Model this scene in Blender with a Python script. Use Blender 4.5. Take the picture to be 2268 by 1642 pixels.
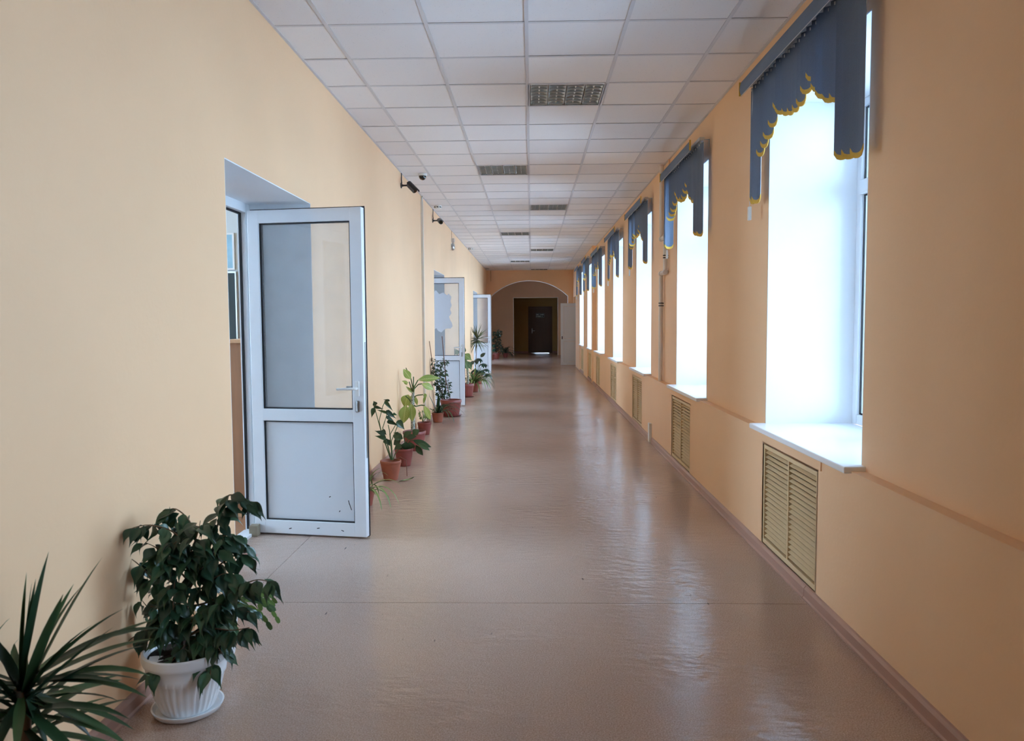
import bpy, bmesh, math, random
from mathutils import Vector, Matrix

# ------------------------------------------------------------------ clear
for o in list(bpy.data.objects):
    bpy.data.objects.remove(o, do_unlink=True)
S = bpy.context.scene
COL = S.collection
PI = math.pi
CH = 1.495            # eye height above the corridor floor
HC = 3.276            # ceiling height

# ------------------------------------------------------------------ camera
def aim(yaw, pitch, roll):
    f = Vector((math.sin(yaw)*math.cos(pitch), math.cos(yaw)*math.cos(pitch), math.sin(pitch)))
    r = Vector((math.cos(yaw), -math.sin(yaw), 0)); u = r.cross(f)
    r2 = r*math.cos(roll) + u*math.sin(roll); u2 = u*math.cos(roll) - r*math.sin(roll)
    return Matrix(((r2.x, u2.x, -f.x), (r2.y, u2.y, -f.y), (r2.z, u2.z, -f.z)))
cd = bpy.data.cameras.new('camera'); cam = bpy.data.objects.new('camera', cd); COL.objects.link(cam)
cd.sensor_width = 36.0; cd.lens = 27.14; cd.clip_start = 0.05; cd.clip_end = 400
cd.dof.use_dof = True; cd.dof.focus_distance = 8.0; cd.dof.aperture_fstop = 5.6
cam.matrix_world = Matrix.Translation((0, 0, CH)) @ aim(-.0253, -.0631, -.0059).to_4x4()
S.camera = cam

# ------------------------------------------------------------------ sky, exposure
W = bpy.data.worlds.new('overcast_sky'); S.world = W; W.use_nodes = True
bg = W.node_tree.nodes['Background']
bg.inputs['Color'].default_value = (.565, .80, 1.10, 1); bg.inputs['Strength'].default_value = 9.0
S.view_settings.view_transform = 'Standard'; S.view_settings.look = 'None'
S.view_settings.exposure = 1.36; S.view_settings.gamma = 1.0; S.view_settings.use_curve_mapping = False
S.cycles.use_denoising = True; S.cycles.denoiser = 'OPENIMAGEDENOISE'; S.cycles.denoising_prefilter = 'ACCURATE'
S.cycles.max_bounces = 14; S.cycles.diffuse_bounces = 8; S.cycles.glossy_bounces = 4
S.cycles.transparent_max_bounces = 24; S.cycles.transmission_bounces = 8
S.cycles.sample_clamp_indirect = 12.0
S.cycles.caustics_reflective = False; S.cycles.caustics_refractive = False

def portal(x, y, z, w, h, nx):
    l = bpy.data.lights.new('window_portal', 'AREA'); l.shape = 'RECTANGLE'; l.size = w; l.size_y = h
    l.cycles.is_portal = True
    o = bpy.data.objects.new('window_portal', l); COL.objects.link(o)
    # local -Z points into the building
    d = Vector((nx, 0, 0)); up = Vector((0, 0, 1)); s = up.cross(-d)
    o.matrix_world = Matrix(((s.x, up.x, -d.x, x), (s.y, up.y, -d.y, y), (s.z, up.z, -d.z, z), (0, 0, 0, 1)))

# ------------------------------------------------------------------ materials
def lin(c):
    return tuple(((v/255)/12.92 if v/255 <= .04045 else ((v/255+.055)/1.055)**2.4) for v in c)
def M(name, rgb, rough=.5, var=0.0, vscale=4.0, bump=0.0, bscale=60.0, metal=0.0, spec=.5, stretch=None, coat=0.0, second=None):
    """plain procedural material: base colour with noise variation and fine relief"""
    m = bpy.data.materials.new(name); m.use_nodes = True
    nt = m.node_tree; n = nt.nodes; l = nt.links; b = n['Principled BSDF']
    c = lin(rgb)
    b.inputs['Roughness'].default_value = rough; b.inputs['Metallic'].default_value = metal
    b.inputs['Specular IOR Level'].default_value = spec; b.inputs['Coat Weight'].default_value = coat
    tc = n.new('ShaderNodeTexCoord'); src = tc.outputs['Object']
    if stretch:
        mp = n.new('ShaderNodeMapping'); mp.inputs['Scale'].default_value = stretch
        l.new(src, mp.inputs['Vector']); src = mp.outputs['Vector']
    if var or second:
        t = n.new('ShaderNodeTexNoise'); t.inputs['Scale'].default_value = vscale; t.inputs['Detail'].default_value = 5
        l.new(src, t.inputs['Vector'])
        r = n.new('ShaderNodeValToRGB')
        c2 = lin(second) if second else tuple(v*(1-var) for v in c)
        r.color_ramp.elements[0].color = (*c2, 1); r.color_ramp.elements[0].position = .3
        r.color_ramp.elements[1].color = (*[min(1, v*(1+var*.5)) for v in c], 1); r.color_ramp.elements[1].position = .7
        l.new(t.outputs['Fac'], r.inputs['Fac']); l.new(r.outputs['Color'], b.inputs['Base Color'])
    else:
        b.inputs['Base Color'].default_value = (*c, 1)
    if bump:
        t2 = n.new('ShaderNodeTexNoise'); t2.inputs['Scale'].default_value = bscale; t2.inputs['Detail'].default_value = 4
        l.new(src, t2.inputs['Vector'])
        bp = n.new('ShaderNodeBump'); bp.inputs['Strength'].default_value = bump; bp.inputs['Distance'].default_value = .003
        l.new(t2.outputs['Fac'], bp.inputs['Height']); l.new(bp.outputs['Normal'], b.inputs['Normal'])
    return m

MT = {}
MT['peach'] = M('peach_wall_paint', (238, 197, 154), .62, .05, .9, .25, 45)
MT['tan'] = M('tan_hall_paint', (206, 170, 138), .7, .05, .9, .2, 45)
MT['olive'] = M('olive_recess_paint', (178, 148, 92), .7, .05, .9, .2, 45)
MT['white_paint'] = M('white_reveal_paint', (238, 240, 242), .55, .02, 3, .1, 40)
MT['class'] = M('classroom_wall_paint', (205, 208, 204), .7, .03, 2)
MT['pvc'] = M('white_plastic_profile', (228, 231, 234), .32, .015, 2)
MT['pvc_panel'] = M('white_plastic_panel', (220, 224, 228), .38, .02, 2)
MT['gasket'] = M('black_rubber_gasket', (18, 18, 24), .6)
MT['sill'] = M('white_window_sill', (238, 240, 243), .28, .01, 2)
MT['base'] = M('pinkish_brown_skirting', (172, 134, 118), .38, .10, 6, .05, 30, stretch=(1, .08, 1))
MT['grille'] = M('cream_louvre_plastic', (218, 192, 148), .42, .06, 5)
MT['dark'] = M('painted_niche_shade', (52, 40, 26), .9, .1, 6)
MT['tee'] = M('painted_steel_tee', (204, 202, 204), .45, .02, 2)
MT['vane'] = M('slate_blue_blind_fabric', (103, 117, 138), .85, .08, 220, .3, 500)
MT['vane_edge_light'] = M('painted_edge_light', (176, 186, 198), .8, .05, 80)  # pale tone paints the light that shows between overlapping vanes
MT['hem'] = M('mustard_hem', (214, 172, 70), .8, .1, 80)
MT['alu'] = M('aluminium_rail', (205, 205, 205), .35, .03, 10, metal=.7)
MT['chrome'] = M('mirror_louvre', (190, 192, 188), .22, .03, 10, metal=.55)
MT['steel'] = M('satin_steel', (190, 190, 190), .28, .03, 10, metal=1.0)
MT['terracotta'] = M('terracotta_plastic', (156, 84, 70), .5, .12, 9, .06, 60)
MT['terracotta2'] = M('dusty_terracotta_plastic', (168, 100, 78), .55, .16, 9, .06, 60)
MT['terracotta3'] = M('maroon_brown_plastic', (142, 74, 68), .42, .10, 9, .05, 60)
MT['whitepot'] = M('white_pot_plastic', (236, 238, 240), .40, .04, 7, .05, 60)
MT['soil'] = M('dark_soil', (44, 34, 28), .95, .4, 60, 1.0, 90)
MT['bark'] = M('woody_stem', (112, 88, 66), .8, .2, 40, .3, 120)
MT['greenstem'] = M('green_stem', (74, 98, 52), .55, .15, 30)
MT['palestem'] = M('white_mottled_stem', (205, 205, 190), .6, .0, 70, second=(50, 62, 40))
MT['stake'] = M('wooden_stake', (122, 84, 70), .7, .15, 20, stretch=(1, 1, .1))
MT['cabinet'] = M('brown_wood_veneer', (150, 112, 84), .5, .14, 10, .05, 60, stretch=(3, 3, .25))
MT['beech'] = M('beech_edge', (196, 162, 128), .5, .08, 10, stretch=(3, 3, .25))
MT['board'] = M('dark_green_board', (36, 48, 46), .6, .1, 6)
MT['blackplastic'] = M('black_camera_plastic', (30, 31, 34), .35, .1, 9)
MT['greyplastic'] = M('grey_camera_metal', (92, 94, 98), .35, .05, 9, metal=.3)
MT['lens'] = M('dark_lens_glass', (10, 10, 13), .06, coat=.8)
MT['whiteplastic'] = M('white_plastic', (226, 226, 222), .4, .02, 9)
MT['pipe'] = M('white_painted_pipe', (216, 206, 196), .4, .04, 9)
MT['browndoor'] = M('dark_brown_door', (92, 68, 56), .42, .12, 8, stretch=(3, 3, .2))
MT['plate'] = M('dark_sign_plate', (60, 62, 66), .35, .03, 9)
MT['letter'] = M('pale_sign_lettering', (232, 232, 228), .5)
MT['block'] = M('worn_grey_wood', (140, 128, 108), .8, .15, 20)
MT['snow'] = M('snowy_ground', (236, 240, 245), .8, .03, .3)
MT['concrete'] = M('plain_plaster', (180, 176, 172), .8, .05, 2)
MT['film'] = M('torn_frosted_film', (206, 208, 212), .6, .02, 8)
MT['red'] = M('red_flowerpot', (178, 40, 48), .4, .05, 9)
MT['cable'] = M('dark_cable', (40, 38, 38), .5)
MT['browncable'] = M('brown_cable', (120, 70, 44), .6)
MT['poster'] = M('pale_blue_poster', (150, 190, 205), .6, .2, 4)

def leafmat(name, rgb, rgb2, rough=.35, vein=None, trans=.12):
    m = bpy.data.materials.new(name); m.use_nodes = True
    nt = m.node_tree; n = nt.nodes; l = nt.links; b = n['Principled BSDF']; out = n['Material Output']
    b.inputs['Roughness'].default_value = rough
    oi = n.new('ShaderNodeObjectInfo'); tc = n.new('ShaderNodeTexCoord')
    t = n.new('ShaderNodeTexNoise'); t.inputs['Scale'].default_value = 3.0; t.inputs['Detail'].default_value = 3
    l.new(tc.outputs['Object'], t.inputs['Vector'])
    add = n.new('ShaderNodeMath'); add.operation = 'ADD'; l.new(t.outputs['Fac'], add.inputs[0]); l.new(oi.outputs['Random'], add.inputs[1])
    half = n.new('ShaderNodeMath'); half.operation = 'MULTIPLY'; half.inputs[1].default_value = .5; l.new(add.outputs[0], half.inputs[0])
    r = n.new('ShaderNodeValToRGB'); r.color_ramp.elements[0].position = .3; r.color_ramp.elements[1].position = .72
    r.color_ramp.elements[0].color = (*lin(rgb), 1); r.color_ramp.elements[1].color = (*lin(rgb2), 1)
    l.new(half.outputs[0], r.inputs['Fac']); col = r.outputs['Color']
    if vein:
        # midrib and side veins in the leaf's own coordinates (length along Y)
        sx = n.new('ShaderNodeSeparateXYZ'); l.new(tc.outputs['Object'], sx.inputs[0])
        ab = n.new('ShaderNodeMath'); ab.operation = 'ABSOLUTE'; l.new(sx.outputs['X'], ab.inputs[0])
        mu = n.new('ShaderNodeMath'); mu.operation = 'MULTIPLY'; mu.inputs[1].default_value = .9; l.new(ab.outputs[0], mu.inputs[0])
        sb = n.new('ShaderNodeMath'); sb.operation = 'SUBTRACT'; l.new(sx.outputs['Y'], sb.inputs[0]); l.new(mu.outputs[0], sb.inputs[1])
        ml = n.new('ShaderNodeMath'); ml.operation = 'MULTIPLY'; ml.inputs[1].default_value = 62; l.new(sb.outputs[0], ml.inputs[0])
        si = n.new('ShaderNodeMath'); si.operation = 'SINE'; l.new(ml.outputs[0], si.inputs[0])
        gt = n.new('ShaderNodeMapRange'); gt.inputs['From Min'].default_value = .2; gt.inputs['From Max'].default_value = 1; l.new(si.outputs[0], gt.inputs['Value'])
        ng = n.new('ShaderNodeMapRange'); ng.inputs['From Min'].default_value = .02; ng.inputs['From Max'].default_value = .05
        ng.inputs['To Min'].default_value = 1; ng.inputs['To Max'].default_value = 0; l.new(ab.outputs[0], ng.inputs['Value'])
        edge = n.new('ShaderNodeMapRange'); edge.inputs['From Min'].default_value = .46; edge.inputs['From Max'].default_value = .30; l.new(ab.outputs[0], edge.inputs['Value'])
        m1 = n.new('ShaderNodeMath'); m1.operation = 'MULTIPLY'; l.new(gt.outputs[0], m1.inputs[0]); l.new(edge.outputs[0], m1.inputs[1])
        mx = n.new('ShaderNodeMath'); mx.operation = 'MAXIMUM'; l.new(m1.outputs[0], mx.inputs[0]); l.new(ng.outputs[0], mx.inputs[1])
        mc = n.new('ShaderNodeMix'); mc.data_type = 'RGBA'; l.new(mx.outputs[0], mc.inputs['Factor']); l.new(col, mc.inputs[6]); mc.inputs[7].default_value = (*lin(vein), 1)
        col = mc.outputs[2]
    l.new(col, b.inputs['Base Color'])
    tr = n.new('ShaderNodeBsdfTranslucent'); l.new(col, tr.inputs['Color'])
    mix = n.new('ShaderNodeMixShader'); mix.inputs['Fac'].default_value = trans
    l.new(b.outputs[0], mix.inputs[1]); l.new(tr.outputs[0], mix.inputs[2]); l.new(mix.outputs[0], out.inputs['Surface'])
    return m
MT['ficus'] = leafmat('ficus_leaf', (36, 60, 45), (60, 94, 66), .30)
MT['dracaena'] = leafmat('dracaena_leaf', (34, 58, 36), (62, 88, 48), .4)
MT['cactus'] = leafmat('cactus_pad', (62, 92, 50), (108, 140, 66), .45)
MT['dark_leaf'] = leafmat('dark_green_leaf', (38, 62, 38), (66, 92, 54), .4)
MT['dieff'] = leafmat('yellow_green_leaf', (120, 150, 62), (176, 190, 96), .45, vein=(200, 212, 140), trans=.2)
MT['dieff2'] = leafmat('mottled_green_leaf', (46, 76, 44), (110, 138, 74), .42, vein=(150, 172, 120))
MT['spider'] = leafmat('spider_leaf', (66, 94, 50), (126, 150, 84), .45)
MT['pale'] = leafmat('pale_green_leaf', (104, 134, 84), (160, 182, 120), .5)
MT['bush'] = leafmat('variegated_bush_leaf', (52, 76, 48), (112, 132, 92), .45)
MT['rubber'] = leafmat('glossy_dark_leaf', (22, 44, 36), (44, 72, 52), .28)
MT['thin'] = leafmat('striped_thin_leaf', (66, 76, 50), (120, 126, 88), .5)
MT['hall_leaf'] = leafmat('deep_green_leaf', (34, 52, 38), (60, 84, 52), .45)

def glassmat(name, tint, refl=1.0, painted_haze=0.0):
    m = bpy.data.materials.new(name); m.use_nodes = True
    nt = m.node_tree; n = nt.nodes; l = nt.links; out = n['Material Output']
    n.remove(n['Principled BSDF'])
    tr = n.new('ShaderNodeBsdfTransparent'); tr.inputs['Color'].default_value = (*tint, 1)
    gl = n.new('ShaderNodeBsdfGlossy'); gl.inputs['Roughness'].default_value = .02
    fr = n.new('ShaderNodeFresnel'); fr.inputs['IOR'].default_value = 1.5
    mu = n.new('ShaderNodeMath'); mu.operation = 'MULTIPLY'; mu.inputs[1].default_value = refl; l.new(fr.outputs[0], mu.inputs[0])
    mx = n.new('ShaderNodeMixShader'); l.new(mu.outputs[0], mx.inputs['Fac']); l.new(tr.outputs[0], mx.inputs[1]); l.new(gl.outputs[0], mx.inputs[2])
    last = mx
    if painted_haze:
        df = n.new('ShaderNodeBsdfDiffuse'); df.inputs['Color'].default_value = (.88, .93, .97, 1)  # pale diffuse layer paints a bluish reflection into the door glass
        tc = n.new('ShaderNodeTexCoord'); t = n.new('ShaderNodeTexNoise'); t.inputs['Scale'].default_value = 4; t.inputs['Detail'].default_value = 6
        l.new(tc.outputs['Object'], t.inputs['Vector'])
        r = n.new("ShaderNodeMapRange"); r.inputs["From Min"].default_value = -.8; r.inputs["From Max"].default_value = 1.4; r.inputs["To Max"].default_value = painted_haze
        l.new(t.outputs['Fac'], r.inputs['Value'])
        m2 = n.new('ShaderNodeMixShader'); l.new(r.outputs[0], m2.inputs['Fac']); l.new(mx.outputs[0], m2.inputs[1]); l.new(df.outputs[0], m2.inputs[2]); last = m2
    l.new(last.outputs[0], out.inputs['Surface'])
    return m
MT['glass'] = glassmat('window_glass', (.96, .98, .98), .9)
MT['doorglass'] = glassmat('door_glass_painted_haze', (.985, .99, .995), 1.4, .32)

def floormat():
    m = bpy.data.materials.new('beige_linoleum'); m.use_nodes = True
    nt = m.node_tree; n = nt.nodes; l = nt.links; b = n['Principled BSDF']
    tc = n.new('ShaderNodeTexCoord'); v = tc.outputs['Object']
    t = n.new('ShaderNodeTexNoise'); t.inputs['Scale'].default_value = 190; t.inputs['Detail'].default_value = 3; l.new(v, t.inputs['Vector'])
    r = n.new('ShaderNodeValToRGB'); r.color_ramp.elements[0].position = .32; r.color_ramp.elements[1].position = .68
    r.color_ramp.elements[0].color = (*lin((156, 128, 112)), 1); r.color_ramp.elements[1].color = (*lin((204, 180, 164)), 1)
    l.new(t.outputs['Fac'], r.inputs['Fac'])
    # large soft wear
    t2 = n.new('ShaderNodeTexNoise'); t2.inputs['Scale'].default_value = .8; t2.inputs['Detail'].default_value = 4; l.new(v, t2.inputs['Vector'])
    mr = n.new('ShaderNodeMapRange'); mr.inputs['From Min'].default_value = .3; mr.inputs['From Max'].default_value = .7; mr.inputs['To Min'].default_value = .9; mr.inputs['To Max'].default_value = 1.05
    l.new(t2.outputs['Fac'], mr.inputs['Value'])
    mm = n.new('ShaderNodeVectorMath'); mm.operation = 'SCALE'; l.new(r.outputs['Color'], mm.inputs[0]); l.new(mr.outputs[0], mm.inputs['Scale'])
    # small dark scuffs: thin strokes cut out of a stretched, rotated noise
    mp = n.new('ShaderNodeMapping'); mp.inputs['Rotation'].default_value = (0, 0, .9); mp.inputs['Scale'].default_value = (26, 5, 1); l.new(v, mp.inputs['Vector'])
    t3 = n.new('ShaderNodeTexNoise'); t3.inputs['Scale'].default_value = 1.0; t3.inputs['Detail'].default_value = 2; l.new(mp.outputs[0], t3.inputs['Vector'])
    m3 = n.new('ShaderNodeMapRange'); m3.inputs['From Min'].default_value = .755; m3.inputs['From Max'].default_value = .79; l.new(t3.outputs['Fac'], m3.inputs['Value'])
    mc = n.new('ShaderNodeMix'); mc.data_type = 'RGBA'; l.new(m3.outputs[0], mc.inputs['Factor']); l.new(mm.outputs[0], mc.inputs[6]); mc.inputs[7].default_value = (*lin((88, 78, 76)), 1)
    l.new(mc.outputs[2], b.inputs['Base Color'])
    # gloss and ripples of the glued sheet
    b.inputs['Roughness'].default_value = .20
    b.inputs['Specular IOR Level'].default_value = .5
    mp2 = n.new('ShaderNodeMapping'); mp2.inputs['Scale'].default_value = (4.5, 8.0, 1); l.new(v, mp2.inputs['Vector'])
    t4 = n.new('ShaderNodeTexNoise'); t4.inputs['Scale'].default_value = 2.3; t4.inputs['Detail'].default_value = 2; t4.inputs['Roughness'].default_value = .5; l.new(mp2.outputs[0], t4.inputs['Vector'])
    bp = n.new('ShaderNodeBump'); bp.inputs['Strength'].default_value = .7; bp.inputs['Distance'].default_value = .010
    t5 = n.new('ShaderNodeTexNoise'); t5.inputs['Scale'].default_value = 1.3; t5.inputs['Detail'].default_value = 2; l.new(v, t5.inputs['Vector'])
    m5 = n.new('ShaderNodeMapRange'); m5.inputs['From Min'].default_value = .38; m5.inputs['From Max'].default_value = .68; m5.inputs['To Min'].default_value = .25; l.new(t5.outputs['Fac'], m5.inputs['Value'])
    h5 = n.new('ShaderNodeMath'); h5.operation = 'MULTIPLY'; l.new(t4.outputs['Fac'], h5.inputs[0]); l.new(m5.outputs[0], h5.inputs[1]); l.new(h5.outputs[0], bp.inputs['Height'])
    l.new(bp.outputs[0], b.inputs['Normal'])
    return m
MT['lino'] = floormat()

def tilemat():
    m = bpy.data.materials.new('mineral_fibre_tile'); m.use_nodes = True
    nt = m.node_tree; n = nt.nodes; l = nt.links; b = n['Principled BSDF']; b.inputs['Roughness'].default_value = .85
    b.inputs['Specular IOR Level'].default_value = .2
    tc = n.new('ShaderNodeTexCoord'); oi = n.new('ShaderNodeObjectInfo')
    ad = n.new('ShaderNodeVectorMath'); ad.operation = 'ADD'; l.new(tc.outputs['Object'], ad.inputs[0]); l.new(oi.outputs['Location'], ad.inputs[1])
    v = n.new('ShaderNodeTexVoronoi'); v.inputs['Scale'].default_value = 55; l.new(ad.outputs[0], v.inputs['Vector'])
    mr = n.new('ShaderNodeMapRange'); mr.inputs['From Min'].default_value = .06; mr.inputs['From Max'].default_value = .13; l.new(v.outputs['Distance'], mr.inputs['Value'])
    v2 = n.new('ShaderNodeTexNoise'); v2.inputs['Scale'].default_value = 9; l.new(ad.outputs[0], v2.inputs['Vector'])
    m4 = n.new('ShaderNodeMapRange'); m4.inputs['From Min'].default_value = .42; m4.inputs['From Max'].default_value = .56; l.new(v2.outputs['Fac'], m4.inputs['Value'])
    mxx = n.new('ShaderNodeMath'); mxx.operation = 'MAXIMUM'; l.new(mr.outputs[0], mxx.inputs[0]); l.new(m4.outputs[0], mxx.inputs[1])
    mc = n.new('ShaderNodeMix'); mc.data_type = 'RGBA'; l.new(mxx.outputs[0], mc.inputs['Factor'])
    mc.inputs[6].default_value = (*lin((168, 164, 162)), 1)
    rn = n.new('ShaderNodeMapRange'); rn.inputs['To Min'].default_value = .0; rn.inputs['To Max'].default_value = 1; l.new(oi.outputs['Random'], rn.inputs['Value'])
    cb = n.new('ShaderNodeMix'); cb.data_type = 'RGBA'; l.new(rn.outputs[0], cb.inputs['Factor']); cb.inputs[6].default_value = (*lin((226, 222, 222)), 1); cb.inputs[7].default_value = (*lin((234, 231, 230)), 1)
    l.new(cb.outputs[2], mc.inputs[7]); l.new(mc.outputs[2], b.inputs['Base Color'])
    return m
MT['tile'] = tilemat()

# ------------------------------------------------------------------ object helpers
def tag(o, label=None, cat=None, group=None, kind=None):
    if label: o['label'] = label
    if cat: o['category'] = cat
    if group: o['group'] = group
    if kind: o['kind'] = kind
    return o
def empty(name, loc=(0, 0, 0), rz=0, parent=None):
    o = bpy.data.objects.new(name, None); COL.objects.link(o); o.location = loc; o.rotation_euler = (0, 0, rz)
    o.empty_display_size = .05
    if parent: o.parent = parent
    return o
def link(name, mesh, parent=None, loc=None, mat=None):
    o = bpy.data.objects.new(name, mesh); COL.objects.link(o)
    if parent: o.parent = parent
    if loc: o.location = loc
    if mat is not None: o.matrix_basis = mat
    return o
def copy_tree(o, parent=None):
    c = o.copy(); COL.objects.link(c)
    if parent: c.parent = parent
    for ch in list(o.children): copy_tree(ch, c)
    return c

class MB:
    """collects simple shapes and links them as ONE mesh object"""
    def __init__(s): s.v = []; s.f = []; s.sm = []
    def add(s, vs, fs, smooth=False):
        k = len(s.v); s.v += [tuple(p) for p in vs]
        for f in fs: s.f.append([i+k for i in f]); s.sm.append(smooth)
        return s
    def box(s, x0, x1, y0, y1, z0, z1):
        return s.add([(x0, y0, z0), (x1, y0, z0), (x1, y1, z0), (x0, y1, z0), (x0, y0, z1), (x1, y0, z1), (x1, y1, z1), (x0, y1, z1)],
                     [(0, 3, 2, 1), (4, 5, 6, 7), (0, 1, 5, 4), (1, 2, 6, 5), (2, 3, 7, 6), (3, 0, 4, 7)])
    def bbox(s, x0, x1, y0, y1, z0, z1, b):
        """box with every edge bevelled by b"""
        bm = bmesh.new(); bmesh.ops.create_cube(bm, size=1)
        for p in bm.verts: p.co = Vector(((x0+x1)/2 + p.co.x*(x1-x0), (y0+y1)/2 + p.co.y*(y1-y0), (z0+z1)/2 + p.co.z*(z1-z0)))
        bmesh.ops.bevel(bm, geom=bm.edges[:], offset=b, segments=2, affect='EDGES', profile=.6)
        bm.verts.index_update()
        s.add([p.co[:] for p in bm.verts], [[q.index for q in f.verts] for f in bm.faces]); bm.free(); return s
    def prism(s, pts, axis, a, b, smooth=False):
        """polygon pts (2D) extruded along axis 0/1/2 from a to b"""
        def P(p, t): return {0: (t, p[0], p[1]), 1: (p[0], t, p[1]), 2: (p[0], p[1], t)}[axis]
        n = len(pts)
        vs = [P(p, a) for p in pts] + [P(p, b) for p in pts]
        fs = [tuple(range(n))[::-1], tuple(range(n, 2*n))] + [(i, (i+1) % n, n+(i+1) % n, n+i) for i in range(n)]
        return s.add(vs, fs, smooth)
    def tube(s, pts, r, n=8, caps=True):
        pts = [Vector(p) for p in pts]; rs = r if isinstance(r, (list, tuple)) else [r]*len(pts)
        ref = Vector((.3, .5, .8)).normalized(); rings = []
        for i, p in enumerate(pts):
            d = (pts[min(i+1, len(pts)-1)] - pts[max(i-1, 0)]).normalized()
            a = d.cross(ref)
            if a.length < .05: a = d.cross(Vector((1, 0, 0)))
            a.normalize(); b = d.cross(a)
            rings.append([p + (a*math.cos(2*PI*k/n) + b*math.sin(2*PI*k/n))*rs[i] for k in range(n)])
        vs = [q for rg in rings for q in rg]; fs = []
        for i in range(len(pts)-1):
            for k in range(n): fs.append((i*n+k, i*n+(k+1) % n, (i+1)*n+(k+1) % n, (i+1)*n+k))
        if caps: fs += [tuple(range(n))[::-1], tuple(range((len(pts)-1)*n, len(pts)*n))]
        return s.add(vs, fs, True)
    def lathe(s, prof, n=32, c=(0, 0, 0), flute=None, closed=True):
        """profile (radius, z) turned about Z; flute(theta, z, r) may change the radius"""
        vs = []; fs = []
        for (r, z) in prof:
            for k in range(n):
                th = 2*PI*k/n; rr = flute(th, z, r) if flute else r
                vs.append((c[0]+rr*math.cos(th), c[1]+rr*math.sin(th), c[2]+z))
        for i in range(len(prof)-1):
            for k in range(n): fs.append((i*n+k, i*n+(k+1) % n, (i+1)*n+(k+1) % n, (i+1)*n+k))
        if closed: fs += [tuple(range(n))[::-1], tuple(range((len(prof)-1)*n, len(prof)*n))]
        return s.add(vs, fs, True)
    def mesh(s, name, mat):
        me = bpy.data.meshes.new(name); me.from_pydata(s.v, [], s.f)
        if mat is not None: me.materials.append(mat)
        me.polygons.foreach_set('use_smooth', s.sm); me.update()
        bm = bmesh.new(); bm.from_mesh(me); bmesh.ops.recalc_face_normals(bm, faces=bm.faces[:]); bm.to_mesh(me); bm.free()
        return me
    def build(s, name, mat, parent=None, loc=None):
        me = s.mesh(name, mat)
        if any(s.sm):
            try: me.set_sharp_from_angle(angle=.9)
            except Exception: pass
        return link(name, me, parent, loc)
def struct(o): o['kind'] = 'structure'; return o

# ================================================================== STRUCTURE
XL, XB = -1.55, -2.06                      # corridor face and classroom face of the left wall
XR, XO, XLOW, XR2, YSTEP = 1.54, 2.22, 1.475, 1.455, 18.45   # right wall faces
YB, YA, YA2, YH, YH2, YE = -5.0, 26.90, 27.15, 34.4, 34.55, 36.8
DOORS = [(3.93, 5.46), (12.36, 13.84), (20.70, 22.22)]; DTOP = 2.335
WIN = [(3.61, 5.10), (6.82, 8.24), (9.98, 11.40), (13.08, 14.60), (16.30, 17.98), (18.74, 20.12), (21.58, 23.28)]
WINB = [(.78, 1.62)]  # unseen window beside the camera, added and narrowed to tune light on near walls
WZ0, WZ1 = .785, 2.895
GRILLE = [(y0+.38, y0+1.31) for y0, y1 in WIN]
GZ0, GZ1 = .075, .71

# floor: dark bed with the linoleum sheets laid on it
fl = struct(MB().box(-2.06, 2.22, YB, YE+.3, -.12, -.004).build('floor', MT['concrete']))
sh = MB().box(-1.553, 1.55, YB, 4.020, -.004, 0).build('lino_sheet', MT['lino'], fl)
sh = MB().box(-1.553, 1.55, 4.024, YA2, -.004, 0).build('lino_sheet', MT['lino'], fl)
for (y0, y1) in DOORS: MB().box(-2.02, -1.556, y0, y1, -.004, 0).build('lino_sheet', MT['lino'], fl)
MB().box(-2.9, 2.9, YA2+.003, YE+.05, -.004, 0).build('lino_sheet', MT['lino'], fl)
struct(MB().box(-7.2, XB, 2.9, 24.2, -.12, -.002).build('floor_classroom', MT['cabinet']))

# left wall with its three door openings
w = MB(); ys = [YB] + [v for d in DOORS for v in d] + [YA+.2]
for i in range(0, len(ys), 2): w.box(XB, XL, ys[i], ys[i+1], 0, HC+.1)
for (y0, y1) in DOORS: w.box(XB, XL, y0, y1, DTOP, HC+.1)
struct(w.build('wall_left', MT['peach']))

# right wall: upper part with openings, projecting lower part with grille niches
w = MB()
def rwall(y0, y1, z0, z1):
    if y0 < YSTEP < y1: rwall(y0, YSTEP, z0, z1); rwall(YSTEP, y1, z0, z1); return
    w.box(XR if y1 <= YSTEP else XR2, XO, y0, y1, z0, z1)
allw = sorted(WINB + WIN); edge = YB
for (y0, y1) in allw:
    rwall(edge, y0, 0, HC+.1); rwall(y0, y1, WZ1, HC+.1); w.box(XR, XO, y0, y1, 0, WZ0); edge = y1
rwall(edge, 25.45, 0, HC+.1); rwall(25.45, 26.55, 2.32, HC+.1); rwall(26.55, YA+.2, 0, HC+.1)
wr = struct(w.build('wall_right', MT['peach']))
lw = MB(); edge = YB
gr = sorted(GRILLE)
for (g0, g1) in gr:
    lw.box(XLOW, XR+.004, edge, g0, 0, .795); lw.box(XLOW, XR+.004, g0, g1, 0, GZ0); lw.box(XLOW, XR+.004, g0, g1, GZ1, .795); edge = g1
lw.box(XLOW, XR+.004, edge, 25.4, 0, .795)
lo = lw.build('dado', MT['peach'], wr)
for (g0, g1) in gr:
    MB().box(XR-.006, XR+.006, g0+.001, g1-.001, GZ0+.001, GZ1-.001).build('niche_shade_sheet', MT['dark'], wr)  # dark sheet paints the shade of a deep cavity behind the slats

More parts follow.
